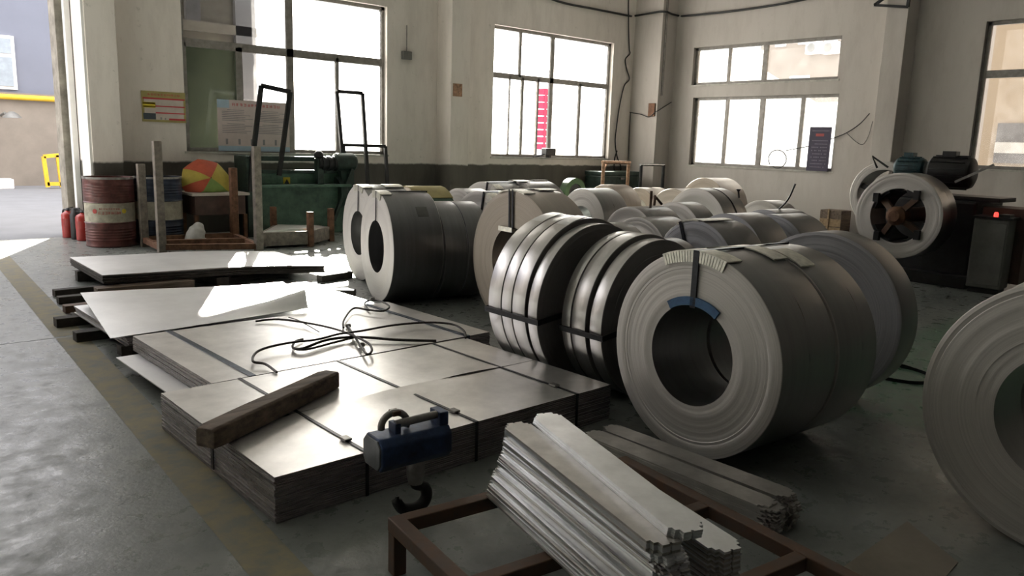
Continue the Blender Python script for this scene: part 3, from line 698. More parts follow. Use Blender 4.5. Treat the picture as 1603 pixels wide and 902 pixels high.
for k in range(4):
    o = MB().box(-.10-.01*k, 1.5, .20, 1.15, .056+k*.008, .0625+k*.008).build('sheet', 'warped_sheet', s3r)
for xx in (.22, 1.72):
    st_ = MB().box(xx-.018, xx+.018, -.006, 1.25, .1855, .189).build('strap', 'strap_blue', s3r); MB().box(xx-.018, xx+.018, -.008, -.004, .05, .189).build('strap_end', 'strap_blue', st_)
# warped top sheet on a low timbered pile
s2r, h2 = stack('low sheet stack on timber skids with one pale warped sheet on top', (1.36, 5.36), 2.0, 1.95, 1.25, .07, .125, 6, .012, top='warped_sheet')
for yy in (.08, .62, 1.15): MB().box(-.16 if yy > .1 else -.03, .9, yy-.05, yy+.05, 0, .069).build('skid', 'dark_timber', s2r, bev=.004)
def warp(u, v):
    A, B, C_, D = Vector((1.375,6.66,.215)), Vector((1.262,5.365,.140)), Vector((2.60,5.27,.20)), Vector((3.02,6.62,.17))
    p = B.lerp(C_, u).lerp(A.lerp(D, u), v)
    ridge = .125*max(0, (u-.45)/.55)**1.4
    p.z += ridge*(math.exp(-((v-.10)/.055)**2) if v < .10 else math.exp(-((v-.10)/.16)**2)) - .02*math.sin(u*math.pi)*v + .012*math.sin(u*5)*v
    return p - Vector((1.36,5.36,0))
tb = MB().slab([[warp(i/30, j/26) for j in range(27)] for i in range(31)], .003); ws = tb.build('warped_sheet', 'warped_sheet', s2r, smooth=60)
ws.rotation_euler = (0,0,math.radians(-2.0))
# farthest thick slab of sheets, sagging
s1r = thing('sheet_stack', 'thick stack of thin sheets sagging on timbers in front of the steel rack', 'sheet stack', (1.74, 7.50, 0))
for k in range(8):
    def fz(u, k=k): return .115+.0105*k - .085*max(0, (u-.45)/.55)**1.5*0.9 - .012*math.sin(u*math.pi)
    j0, j1 = rnd(-.01,.01), rnd(-.01,.01)
    b = MB(); b.edge = True; b.slab([[(j0+2.15*i/20, j1+1.24*j/2-.02*(i/20), fz(i/20)+.0105) for j in range(3)] for i in range(21)], .009); b.build('sheet', ['warped_sheet' if k == 7 else 'sheet_edge', 'dark_timber' if k < 7 else 'sheet_edge'], s1r, smooth=40)
MB().box(-.08, .75, -.12, .02, 0, .10).build('skid', 'old_wood', s1r, bev=.004); MB().box(-.02, .75, .9, 1.0, 0, .10).build('skid', 'dark_timber', s1r, bev=.004); MB().box(1.0, 1.12, .0, 1.2, 0, .085).build('skid', 'dark_timber', s1r, bev=.004)
# loose timbers poking out on the floor
for (px, py, L_, yw, lab) in ((84,459,.55,4,'dark square timber on the floor beside the sagging sheet stack'), (90,470,.42,1,'thin dark timber on the floor between the sagging stack and the warped sheet'), (100,484,.45,3,'reddish timber end on the floor by the warped sheet'), (112,497,.4,0,'short dark timber on the floor under the warped sheet edge')):
    p = G(px, py, .03); tag(MB().box(0, L_, -.045, .045, 0, .06).build('timber', 'dark_timber' if 'red' not in lab else 'rust_steel', None, (p.x, p.y, 0), bev=.004), lab, 'timber').rotation_euler = (0,0,math.radians(yw))
for (p0, q0, lab) in (((500,437),(548,430),'dark timber on the floor beside the tin-guarded coil'), ((500,458),(556,460),'flat dark timber poking from under the sling-topped stack')):
    a, b = G(*p0,.03), G(*q0,.03); tag(MB().bar((a.x,a.y,.035), (b.x,b.y,.035), .09, .068).build('timber', 'dark_timber', bev=.004), lab, 'timber')
# old beam across the nearest stack
a, b = Vector((1.045,3.06,.245)), Vector((1.86,3.52,.237))
ob = MB(); d_ = (b-a).normalized(); sd = Vector((-d_.y, d_.x, 0))
prof = [(-.055,-.045),(.055,-.045),(.055,.03),(.04,.043),(-.045,.045),(-.055,.035)]
rings = [(0,.82),(.04,.97),(.3,1.02),(.62,.99),(.93,1.0),(1,.84)]; L_ = (b-a).length; vs = []
for t, s_ in rings: vs += [a+d_*(L_*t)+sd*(u*s_)+Vector((0,0,v*(s_ if v > 0 else 1))) for u, v in prof]
n = 6; fs = [tuple(range(n))[::-1], tuple(range((len(rings)-1)*n, len(rings)*n))]+[(i*n+k, i*n+(k+1) % n, (i+1)*n+(k+1) % n, (i+1)*n+k) for i in range(len(rings)-1) for k in range(n)]
tag(ob.add(vs, fs).build('wooden_beam', 'old_wood', bev=.004), 'old dark wooden beam lying aslant across a strapped sheet stack', 'beam')
# wire rope sling
sr = thing('wire_rope_sling', 'tangled dark wire rope sling lying on the strapped sheet stack', 'sling', (0,0,0))
zz = .199
def rope(pts, lift, r=.0075):
    P = []
    for i, (x, y) in enumerate(pts):
        P.append(G(x, y, zz+lift*math.sin(math.pi*i/(len(pts)-1))))
    MB().tube(smoothpath(P, 5), r, 7).build('rope', 'wire_rope', sr, smooth=60)
rope([(433,583),(415,570),(396,566),(401,552),(423,543),(459,536),(495,532),(531,523),(567,518),(618,509),(672,505),(708,508),(726,518),(729,529)], .03)
rope([(459,545),(473,546),(509,533),(546,528),(582,529),(618,532),(683,534)], .012, .009)
rope([(474,531),(462,535),(459,545),(480,547),(520,537),(560,527)], .01)
rope([(400,503),(437,500),(488,507),(527,516),(556,527),(577,538),(582,549),(575,555),(567,545),(552,522),(545,511)], .03)
rope([(538,513),(538,502),(553,483),(575,485),(600,487),(609,479),(589,470),(571,474),(578,486)], .02)
rope([(452,497),(470,503),(500,520)], .005, .004)
for (x, y) in ((545,510), (583,468), (566,540)):
    p = G(x, y, zz); MB().lathe([(-.02,.006),(-.015,.014),(.015,.014),(.02,.006)], 10, 'X', p).build('ferrule', 'worn_steel', sr, smooth=40)
# ================================================================== LIFTING HOOK
hk = thing('lifting_hook', 'blue lifting clamp block with shackle and handle, hook end on the floor', 'lifting hook', (1.59, 2.40, 0), math.radians(-4))
oc = [(-.055,.235),(.055,.235),(.075,.262),(.075,.335),(.05,.362),(-.05,.362),(-.075,.335),(-.075,.262)]
b = MB(); b.add([(-.15, y, z) for y, z in oc]+[(.16, y*.92, z) for y, z in oc], [tuple(range(8))[::-1], tuple(range(8,16))]+[(i,(i+1)%8,8+(i+1)%8,8+i) for i in range(8)]); b.build('clamp_block', 'hook_blue', hk, bev=.006)
b = MB(); b.add([(-.157, y*.9, .298+(z-.298)*.9) for y, z in oc]+[(-.149, y*.9, .298+(z-.298)*.9) for y, z in oc], [tuple(range(8))[::-1], tuple(range(8,16))]+[(i,(i+1)%8,8+(i+1)%8,8+i) for i in range(8)]); b.build('end_plate', 'hook_face', hk, bev=.003)
MB().tube([(-.06,-.01,.395), (.12,-.01,.400)], .016, 12).build('handle', 'worn_steel', hk, smooth=40)
MB().box(.12,.16,-.04,.04,.36,.415).build('bracket', 'hook_blue', hk, bev=.004); MB().box(-.07,-.045,-.03,.03,.36,.40).build('bracket', 'hook_blue', hk, bev=.004)
ar = [(-.055+.055*math.cos(math.radians(a)), .01, .385+.05*math.sin(math.radians(a))) for a in range(-20, 205, 15)]
MB().tube(ar, .014, 10).build('shackle', 'worn_steel', hk, smooth=50); MB().box(-.07,-.035,-.012,.03,.425,.445).build('shackle_pin', 'rust_steel', hk, bev=.004)
MB().lathe([(.13,.0),(.13,.028),(.17,.036),(.22,.036),(.24,.02)], 18, 'Z', (.035,0,0)).build('swivel', 'worn_steel', hk, smooth=40)
hp = [(.035,0,.15),(.035,0,.125),(.075,0,.105),(.088,0,.068),(.07,0,.035),(.03,0,.024),(-.02,0,.036),(-.045,0,.070),(-.045,0,.095)]
sp_ = smoothpath(hp, 4); MB().tube(sp_, [.020+.004*math.sin(math.pi*i/(len(sp_)-1)) - (.012 if i > len(sp_)-4 else 0) for i in range(len(sp_))], 10).build('hook', 'black_paint', hk, smooth=60)
# ================================================================== RUSTY FRAME AND NOTCHED STRIPS
fr = thing('steel_frame_table', 'low rusty square-tube steel frame under the notched strips', 'frame', (1.335, 2.075, 0), math.radians(-7))
FZ = .20
for (p, q2) in (((-.025,0),(1.05,0)), ((-.025,-1.25),(1.05,-1.25)), ((0,-.45),(1.03,-.45)), ((0,-.86),(1.03,-.86))):
    MB().box(p[0], q2[0], p[1]-.025, p[1]+.025, FZ-.05, FZ if p[1] in (0,-1.25) else FZ-.002).build('cross_rail', 'rust_steel', fr, bev=.004)
for x in (0, 1.025): MB().box(x-.026, x+.026, -1.27, .02, FZ-.049, FZ+.001).build('side_rail', 'rust_steel', fr, bev=.004)
for x in (0, 1.025):
    for y in (0, -1.25): MB().box(x-.024, x+.024, y-.024, y+.024, 0, FZ-.05).build('leg', 'rust_steel', fr, bev=.004)
# strip outline: notched tab ends
SW, SL, ST = .054, .955, .0072
def strip_outline():
    near = [(-SW,.036),(-SW+.012,.036),(-SW+.012,.020),(-SW+.026,.020),(-SW+.026,0),(-.004,0),(-.004,.006),(.004,.006),(.004,0),(SW-.022,0),(SW-.022,.020),(SW-.008,.020),(SW-.008,.036),(SW,.036)]
    far = [(x, SL-y) for x, y in near[::-1]]
    return near+far
def strip_mesh(nm, m): return MB().prism(strip_outline(), 0, ST).mesh(nm, m)
sm1, sm2 = strip_mesh('steel_strip', 'strip_steel'), strip_mesh('steel_strip_dull', 'strip_dull')
def strip(me, near, far, z, label, group, dz=0.0):
    n_, f_ = Vector(near), Vector(far); d_ = f_-n_; a = math.atan2(-d_.x, d_.y)
    o = place(me, 'steel_strip', None, (near[0], near[1], z)); o.rotation_euler = (math.atan2(dz, SL), 0, a); return tag(o, label, 'steel strip', group)
# tall fanned pile on the frame: positions taken near end / direction per layer
NL = 31; zs0 = FZ+.002
gn, gf, gl_y = 0, 0, 0
for k in range(NL):
    u = k/(NL-1)
    if k % 4 == 0: gn, gf, gl_y = rnd(-.022,.022), rnd(-.026,.026), rnd(-.022,.022)     # strips were laid down a handful at a time
    nx = 1.510+.075*u+gn+rnd(-.004,.004); fx = 1.735+.085*u+gf+rnd(-.004,.004); ny = 1.105+gl_y+rnd(-.006,.006)
    if k >= NL-4: nx, ny, fx = 1.565+rnd(-.003,.003), 1.125, 1.825+rnd(-.005,.005)
    strip(sm1 if k % 3 else sm2, (nx, ny), (fx, 2.05), zs0+k*(ST+.0006), 'notched steel strip lying in the tall fanned pile on the rusty frame', 'notched strips in the tall pile')
ztop = zs0+NL*(ST+.0006)
for k in range(3):
    strip(sm1, (1.625+.002*k, 1.105), (1.93+.003*k, 2.01), ztop+k*(ST+.0004), 'notched steel strip in the trio crossing the top of the tall pile', 'strips crossing the top of the tall pile')
for k in range(24):                                     # side column beside the tall pile, on the frame
    strip(sm1 if k % 2 else sm2, (1.755+rnd(-.008,.008), 1.06), (1.975+rnd(-.01,.01), 1.99), zs0+k*(ST+.0006), 'notched steel strip in the column beside the tall fanned pile', 'strips beside the tall pile')
for k in range(36):                                     # second low pile on the floor, two columns side by side
    left = k % 2 == 0; j = .004 if k > 9 else 0
    strip(sm2, ((2.585 if left else 2.72)+rnd(-.004,.004), 1.39+rnd(-.02,.02)), ((2.575 if left else 2.70)+rnd(-.004,.004), 2.32), .001+(k//2)*(ST+.0006), 'dull notched steel strip in the low pile in front of the coil with blue liner', 'strips in the low pile')
# ================================================================== FLOOR ODDS
p = [G(1420,816,.004), G(1300,902,.004), G(1470,915,.004), G(1500,880,.004)]
b = MB(); b.add([(v.x, v.y, .001) for v in p]+[(v.x, v.y, .004) for v in p], [(3,2,1,0),(4,5,6,7),(0,1,5,4),(1,2,6,5),(2,3,7,6),(3,0,4,7)])
tag(b.build('floor_sheet', 'cardboard'), 'flat dull sheet lying on the floor near the foreground coil', 'sheet')
c0 = G(1410,588); lp = [(c0.x+.20*math.cos(t)*(1+.06*math.sin(3*t)), c0.y+.20*math.sin(t), .008+.02*max(0, math.sin(t))) for t in [2*math.pi*i/40 for i in range(41)]]
b = MB()
for i in range(40): b.bar(lp[i], lp[i+1], .003, .028)
tag(b.build('strap_loop', 'strap_steel'), 'loop of cut steel strapping lying on the green floor behind the big coils', 'strapping')
# ================================================================== LEFT SIDE: drums, extinguishers, rack
def drum(label, x, y, body):
    o = thing('oil_drum', label, 'drum', (x, y, 0), math.radians(-105))
    R = .2925; H_ = .88
    pr = [(0,0),(0,R-.012),(.006,R+.004),(.02,R+.004),(.028,R)]
    for i in range(5): z = .08+.035*i; pr += [(z,R),(z+.012,R+.005),(z+.024,R)]
    pr += [(.30,R),(.306,R+.012),(.318,R)]; pr1 = pr
    pr2 = [(.318,R),(.56,R)]
    pr3 = [(.56,R),(.566,R+.012),(.578,R)]
    for i in range(5): z = .63+.035*i; pr3 += [(z,R),(z+.012,R+.005),(z+.024,R)]
    pr3 += [(.85,R),(.856,R+.005),(H_,R+.005),(H_,R-.012),(H_-.02,R-.014),(H_-.02,0)]
    MB().lathe(pr1, 48).build('lower_shell', body, o, smooth=40); MB().lathe([(.318,0),*pr2,(.56,0)], 48).build('label_band', 'drum_band', o, smooth=40); MB().lathe([(.56,0),*pr3], 48).build('upper_shell', body, o, smooth=40)
    MB().lathe([(H_-.022,R-.002),(H_-.022,R+.009),(H_+.004,R+.009),(H_+.004,R-.006)], 48, closed=True).build('rim', 'drum_rim', o, smooth=40)
    MB().lathe([(0,.03),(.018,.03),(.018,0)], 14, 'Z', (.16,.05,H_-.021)).build('bung', 'drum_rim', o)
    return o
o = drum('dark red oil drum with a cream band and red lettering, by the door pillar', 2.68, 11.0, 'drum_red')
R = .2945
for row, (z, n_, hh, w_) in enumerate(((.49, 9, .022, .016), (.44, 7, .034, .030))):     # red characters, too coarse to read
    for i in range(n_):
        a = math.radians(-22+44*i/(n_-1)); ch = MB()
        strokes = random.sample([(-.5,.5,.42,.5),(-.5,.5,-.05,.05),(-.5,.5,-.5,-.42),(-.5,-.38,-.5,.5),(.38,.5,-.5,.5),(-.06,.06,-.5,.5)], 4)
        for (u0, u1, v0, v1) in strokes: ch.box(-.001,.002,u0*w_,u1*w_,v0*hh,v1*hh)
        q2 = ch.build('lettering', 'red_print', o, (R*math.cos(a), R*math.sin(a), z)); q2.rotation_euler = (0,0,a)
for a in (-34, 34):
    MB().lathe([(0,.0),(0,.03),(.002,.03),(.002,.0)], 12, 'X').build('emblem', 'red_print' if a < 0 else 'yellow_sticker', o, (R*math.cos(math.radians(a)), R*math.sin(math.radians(a)), .46)).rotation_euler = (0,0,math.radians(a))
drum('dark blue oil drum with a cream band, behind the steel rack post', 3.305, 11.06, 'drum_blue')
def extinguisher(label, x, y, r, h, m, rz):
    o = thing('fire_extinguisher', label, 'fire extinguisher', (x, y, 0), math.radians(rz))
    MB().lathe([(0,0),(0,r*.9),(.01,r),(h*.78,r),(h*.85,r*.8),(h*.9,r*.35),(h*.93,r*.3),(h*.93,0)], 24).build('cylinder', m, o, smooth=40)
    MB().lathe([(h*.92,r*.3),(h*.97,r*.36),(h,r*.2),(h,0)], 14).build('valve', 'black_paint', o, smooth=40)
    MB().bar((-.02,0,h*.99), (.09,0,h*1.05), .022, .012).build('lever', 'black_paint', o); MB().bar((-.02,0,h*.96), (.10,0,h*.97), .022, .010).build('handle', 'black_paint', o)
    MB().tube(smoothpath([(-.02,0,h*.95),(-.08,0,h*.93),(-r-.03,.02,h*.7),(-r-.025,.03,h*.3)], 5), .012, 8).build('hose', 'black_rubber', o, smooth=60)
    MB().lathe([(h*.40,r+.001),(h*.40,r+.0015),(h*.66,r+.0015),(h*.66,r+.001)], 24, closed=True).build('label', 'paper_white' if m == 'none' else m, o)
    return o
extinguisher('red fire extinguisher standing nearest the outer door pier', 2.40, 12.02, .085, .40, 'ext_red', -60)
extinguisher('red fire extinguisher standing beside the red oil drum', 2.49, 11.62, .088, .40, 'ext_red', 120)
o = tag(MB().lathe([(0,0),(0,.075),(.012,.08),(.33,.08),(.37,.06),(.42,.05),(.425,0)], 20).build('fire_bucket', 'black_rubber', None, (2.455, 11.80, 0), smooth=40), 'black tall canister standing between the two red fire extinguishers', 'canister')
# tall four-post stillage rack
rk = thing('post_rack', 'open steel rack with four tall posts beside the oil drums', 'rack', (0,0,0))
fl_, bl2, fr_, br_ = Vector((2.93,9.78,0)), Vector((2.98,10.64,0)), Vector((3.96,9.36,0)), Vector((4.13,10.55,0))
for (p, h, m) in ((fl_,1.36,'rack_steel'), (bl2,1.06,'rack_steel'), (fr_,1.33,'rack_steel'), (br_,1.02,'rack_rust')): MB().bar(p, p+Vector((0,0,h)), .09, .09, (0,1,0)).build('post', m, rk, bev=.006)
for (p, q2, z) in ((fl_,bl2,.09), (fr_,br_,.09), (fl_,fr_,.10), (bl2,br_,.10), (fl_.lerp(bl2,.5), fr_.lerp(br_,.5), .10)): MB().bar(p+Vector((0,0,z)), q2+Vector((0,0,z)), .06, .07).build('rail', 'rack_rust', rk, bev=.004)
# work table behind the rack with umbrella
tb = thing('work_table', 'low work table with a pale top behind the steel rack', 'table', (3.62, 11.05, 0))
T0, T1 = Vector((3.66,0,0)), Vector((4.46,0,0)); zt_ = .66
MB().box(T0.x-3.62, T1.x-3.62, -.25, .35, zt_-.035, zt_).build('table_top', 'paper_white', tb, bev=.004)
MB().box(T0.x-3.62+.05, T1.x-3.62-.05, -.20, .30, .36, zt_-.035).build('apron', 'brown_panel', tb)
for x in (T0.x-3.62+.06, T1.x-3.62-.06):
    for y in (-.2, .3): MB().box(x-.025, x+.025, y-.025, y+.025, 0, .36).build('leg', 'rack_rust', tb)
um = thing('umbrella', 'open red, yellow and green umbrella lying on its side on the work table', 'umbrella', (4.0, 11.06, zt_+.002), math.radians(-12))
ng, rr = 8, .41
cols = ['umb_red','umb_red','umb_yellow','umb_yellow','umb_green','umb_green','umb_red','umb_yellow']
ctr = Vector((0,-.02,.0)); ax = Vector((.18,-.90,.38)).normalized(); e1 = ax.cross(Vector((0,0,1))).normalized(); e2 = e1.cross(ax)
tip = Vector((0,-.1,.20))
for k in range(ng):
    b = MB(); G_ = []
    for i in range(7):
        t = i/6*math.radians(62); row = []
        for j in range(5):
            a = 2*math.pi*(k+j/4)/ng+.6; sag = 1-.05*math.sin(math.pi*j/4)*(i/6)
            q2 = tip + ax*(.36*(math.cos(t)-1)) + (e1*math.cos(a)+e2*math.sin(a))*(.40*math.sin(t)*sag); q2.z = max(q2.z, .004); row.append(q2)
        G_.append(row)
    vs = [v for r_ in G_ for v in r_]; b.add(vs, [(i*5+j, (i+1)*5+j, (i+1)*5+j+1, i*5+j+1) for i in range(6) for j in range(4)]); b.build('gore', cols[k], um, smooth=60)
MB().tube([tip+ax*.02, tip-ax*.30], .006, 8).build('shaft', 'black_paint', um)
tag(MB().tube(smoothpath([(3.58,10.42,0),(3.55,10.44,.10),(3.60,10.46,.22),(3.63,10.45,.30)],5), [.10,.15,.14,.14,.13,.13,.12,.12,.11,.11,.1,.08,.07,.06,.05,.03], 10).build('plastic_bag', 'bag_white', smooth=60), 'crumpled pale plastic bag on the floor inside the steel rack', 'bag')
# small stillage with offcuts
sg_ = thing('stillage', 'low steel stillage with short posts in front of the green machine', 'stillage', (0,0,0))
Q = [Vector((4.15,9.78,0)), Vector((4.84,9.72,0)), Vector((5.36,10.12,0)), Vector((4.72,10.62,0))]
for p in Q[1:]: MB().bar(p, p+Vector((0,0,.47)), .075, .075, (0,1,0)).build('post', 'rack_rust', sg_, bev=.005)
b = MB(); b.hexa([(*v.xy, .03) for v in Q]+[(*v.xy, .21) for v in Q]); b.build('tray', 'rack_steel', sg_, bev=.004)
for k in range(4):
    c_ = (Q[0]+Q[1]+Q[2]+Q[3])/4; s_ = .86-.05*k; aa = rnd(-.1,.1); v4 = [c_+Matrix.Rotation(aa,3,'Z') @ ((v-c_)*s_) for v in Q]
    b = MB(); b.hexa([(*v.xy, .2115+.006*k) for v in v4]+[(*v.xy, .2165+.006*k) for v in v4]); tag(b.build('offcut_sheet', 'tinplate_scrap'), 'shiny sheet offcut lying loose in the low stillage', 'offcut', 'sheet offcuts in the low stillage')
# green shearing machine against the far wall
gm = thing('shearing_machine', 'green shearing machine with a dark top rail and motor under the large window', 'machine', (0, 0, 0))
GY = 11.05
def gp(x, y, Y=GY): return onY(x, y, Y)
A, B = gp(398,272), gp(540,272)
MB().box(A.x, B.x, GY, GY+.35, .0, .72).build('bed', 'green_paint', gm, bev=.01)
MB().box(A.x-.05, B.x+.02, GY-.18, GY+.40, .72, .76).build('table', 'green_paint', gm, bev=.006)
MB().box(A.x, B.x, GY+.12, GY+.35, .76, A.z).build('blade_beam', 'green_paint', gm, bev=.006)
MB().box(A.x-.02, B.x, GY+.08, GY+.16, A.z, A.z+.05).build('hold_down', 'dark_green', gm, bev=.004)
C_ = gp(405,250); D = gp(500,246)
MB().box(C_.x, D.x, GY+.10, GY+.22, C_.z-.02, C_.z+.05).build('top_rail', 'dark_green', gm, bev=.006)
for x in (A.x-.13, B.x-.02): MB().prism([(x,GY-.05),(x+.16,GY-.05),(x+.16,GY+.42),(x,GY+.42)], 0, C_.z+.05).build('side_frame', 'dark_green', gm, bev=.012)
S_ = gp(449,287, GY+.11); MB().box(S_.x-.055, S_.x+.055, GY+.11, GY+.119, S_.z-.09, S_.z+.09).build('warning_sticker', 'yellow_sticker', gm)
st = MB(); st.add([(S_.x-.04, GY+.106, S_.z-.01), (S_.x+.04, GY+.106, S_.z-.01), (S_.x, GY+.106, S_.z+.065), (S_.x-.04, GY+.109, S_.z-.01), (S_.x+.04, GY+.109, S_.z-.01), (S_.x, GY+.109, S_.z+.065)], [(0,1,2),(5,4,3),(0,3,4,1),(1,4,5,2),(2,5,3,0)]); st.build('warning_triangle', 'black_paint', gm)
MO = gp(530,254)
MB().lathe([(0,0),(0,.10),(.03,.14),(.32,.14),(.36,.11),(.36,0)], 24, 'X', (MO.x-.08, GY, MO.z)).build('motor', 'dark_green', gm, smooth=35)
for k in range(6): MB().lathe([(0,.10+.015*(k%2)),(.05,.10+.015*(k%2))], 16, 'X', (MO.x-.36+.05*k, GY, MO.z-.02)).build('coupling', 'black_paint', gm, smooth=35)
KB = gp(499,243); MB().lathe([(-.07,0),(-.06,.04),(-.02,.075),(.02,.075),(.06,.04),(.07,0)], 18, 'Z', (KB.x, GY, KB.z)).build('knob', 'black_paint', gm, smooth=50)
MB().bar((KB.x, GY, .76), (KB.x, GY, KB.z-.05), .10, .12).build('column', 'dark_green', gm, bev=.006)
MB().bar((MO.x+.2, GY, 0), (MO.x+.05, GY, MO.z-.1), .09, .10).build('strut', 'dark_green', gm); MB().bar((MO.x-.15, GY-.1, .2), (MO.x+.18, GY-.1, MO.z-.1), .06, .05).build('strut', 'dark_green', gm)
MB().lathe([(0,0),(0,.24),(.03,.26),(.09,.26),(.12,.24),(.12,0)], 28, 'X', (MO.x-.02, GY+.12, .62)).build('flywheel', 'dark_green', gm, smooth=35)
def uframe(pts, label, Y, wd=.05, m='black_paint', name='guide_frame', foot=True):
    o = thing(name, label, 'frame', (0,0,0)); P = [onY(x, y, Y) for x, y in pts]
    for i, (a, b) in enumerate(zip(P, P[1:])): MB().bar(a, b, wd, wd*.8, (0,1,0)).build('leg' if i in (0, len(P)-2) else 'top_rail', m, o)
    return o
uframe([(392,300),(396,245),(409,134),(454,144),(437,275)], 'tall leaning dark steel frame in front of the red notice poster', 10.95, .06)
uframe([(536,245),(527,143),(567,146),(576,290)], 'tall narrow steel frame by the bright window pane', 11.2, .055)
uframe([(539,245),(537,227),(603,229),(607,295)], 'short dark steel frame beside the narrow tall frame', 11.25, .05)
# ================================================================== UNDER THE MIDDLE WINDOW
o = thing('pipe_stand', 'rusty inverted-U pipe stand catching the sun under the middle window', 'pipe stand', (0,0,0))
PY = 10.7; a, b = onY(945,254,PY), onY(984,257,PY)
for p in (a, b): MB().tube([(p.x,PY,0),(p.x,PY,a.z)], .035, 12).build('leg', 'rust_pipe', o, smooth=40)
MB().tube([(a.x-.04,PY,a.z),(b.x+.04,PY,a.z)], .035, 12).build('top_rail', 'rust_pipe', o, smooth=40); MB().bar((a.x,PY,a.z-.18),(a.x+.12,PY,a.z),.03,.03).build('brace','rust_pipe',o)
o = thing('pipe_stand', 'dark inverted-U pipe stand with a pale top rail by the corner pillar', 'pipe stand', (0,0,0))
a, b = onY(1004,258,PY), onY(1039,258,PY)
for p in (a, b): MB().tube([(p.x,PY,0),(p.x,PY,a.z)], .035, 12).build('leg', 'black_paint', o, smooth=40)
MB().tube([(a.x-.04,PY,a.z),(b.x+.02,PY,a.z)], .028, 12).build('top_rail', 'worn_steel', o, smooth=40)
a, b = onY(940,275,11.25), onY(1000,275,11.25)
o = thing('tool_chest', 'dark green metal chest against the wall behind the pipe stands', 'chest', ((a.x+b.x)/2, 11.45, 0))
hw = (b.x-a.x)/2; MB().box(-hw, hw, -.25, .25, 0, .86).build('body', 'dark_green', o, bev=.02); MB().box(-hw-.01, hw+.01, -.26, .26, .86, .95).build('lid', 'dark_green', o, bev=.02); MB().box(-.06,.06,-.275,-.25,.78,.82).build('latch', 'worn_steel', o)
a = onY(898,300,9.6); o = thing('flywheel_reel', 'green-rimmed dark flywheel standing under the middle window', 'flywheel', (a.x, 9.6, 0))
hub = a.z-.02
MB().lathe([(-.05,.16),(-.05,.255),(.10,.255),(.10,.16)], 36, 'Y', (0,0,hub), closed=True).build('rim', 'green_bright', o, smooth=35)
MB().lathe([(-.03,0),(-.03,.165),(.05,.165),(.05,0)], 32, 'Y', (0,0,hub)).build('disc', 'black_paint', o, smooth=35); MB().lathe([(-.09,0),(-.09,.05),(.0,.05)], 16, 'Y', (0,0,hub)).build('hub', 'worn_steel', o, smooth=35)
MB().box(-.14,.14,-.08,.14,0,hub-.24).build('stand', 'black_paint', o)
# loose rods on the coils
for (p, q2, y, lab) in (((1018,326),(1020,299),5.3,'thin upright rod standing on a coil under the far windows'), ((1024,322),(1026,306),5.35,'short upright rod beside the thin rod on the coil'), ((1036,320),(1025,307),5.4,'short leaning rod against the rods on the coil')):
    a, b = onY(*p, y), onY(*q2, y); tag(MB().tube([a, b], .014, 8).build('rod', 'rust_steel', smooth=40), lab, 'rod')
a, b = onX(1213,333,7.9), onX(1245,288,7.9); mid = (a+b)/2+Vector((0,-.03,-.02)); tag(MB().tube(smoothpath([a, mid, b], 6), .010, 6).build('bent_wire', 'black_paint', smooth=60), 'long bent wire rising from a coil against the white wall', 'wire')
a, b = onX(1157,310,8.45), onX(1156,300,8.45); tag(MB().tube([a, b, b+Vector((0,0,.03))], [.012,.012,.03], 8).build('strap_stub', 'black_paint'), 'short dark stub on the rim of the big pale-faced coil', 'stub')
# ================================================================== WALL FITTINGS
def panel_on_wall(name, label, cat, x0, y0, x1, y1, Y, th=.012, m='paper_white'):
    a, b = onY(x0, y1, Y), onY(x1, y0, Y); o = thing(name, label, cat, (a.x, Y, a.z)); W_, H_ = b.x-a.x, b.z-a.z
    MB().box(0, W_, -th, 0, 0, H_).build('board', m, o); return o, W_, H_
def glyph(mb, x, z, s, y0, y1):
    for (u0, u1, v0, v1) in random.sample([(0,1,.86,1),(0,1,.43,.57),(0,1,0,.14),(0,.16,0,1),(.84,1,0,1),(.42,.58,0,1)], 4): mb.box(x+u0*s, x+u1*s, y0, y1, z+v0*s, z+v1*s)
o, W_, H_ = panel_on_wall('notice_board', 'yellow-edged printed notice with red bars on the wall beside the large window', 'notice', 223, 146, 289, 190, YA-.002, .015, 'paper_yellow')
MB().box(.03, W_-.03, -.017, -.0151, .03, H_-.11).build('print_area', 'paper_white', o)
for (u0, u1, v0, v1, m) in ((.02,.98,.74,.79,'print_red'),(.30,.98,.50,.54,'print_red'),(.30,.98,.28,.32,'print_red'),(.60,.98,.07,.13,'print_red'),(.02,.30,.46,.64,'yellow_sticker'),(.02,.30,.58,.62,'print_red'),(.02,.30,.48,.51,'print_red'),(.02,.30,.08,.28,'print_dark'),(.40,.44,.08,.16,'print_grey'),(.50,.53,.08,.14,'print_grey')):
    MB().box(u0*W_, u1*W_, -.0185, -.0171, v0*H_, v1*H_).build('print', m, o)
gl_ = MB()
for i in range(10): glyph(gl_, W_*(.14+.075*i), H_*.86, .028, -.0165, -.0151)
gl_.build('lettering', 'print_red', o)
PYp = YA+.0885
o, W_, H_ = panel_on_wall('safety_poster', 'large pink and pale blue printed poster hung over the large window', 'poster', 342, 162, 452, 236, PYp, .006, 'poster_pink')
MB().box(0, W_, -.0075, -.0061, 0, .10*H_).build('print', 'poster_sky', o); MB().box(0, .16*W_, -.0075, -.0061, .84*H_, H_).build('print', 'poster_sky', o)
gl_ = MB()
for i in range(13): glyph(gl_, W_*(.20+.052*i), H_*.885, .040, -.0085, -.0076)
gl_.build('lettering', 'print_red', o)
gl_ = MB()
for cidx in range(2):
    for r_ in range(14):
        zc_ = H_*(.80-.034*r_)
        if r_ == 7: continue
        gl_.box(W_*(.06+.48*cidx)+(.08 if r_ in (0, 8) else 0), W_*(.06+.48*cidx)+W_*(rnd(.30,.42) if r_ not in (0, 8) else .30), -.0085, -.0076, zc_, zc_+H_*.012)
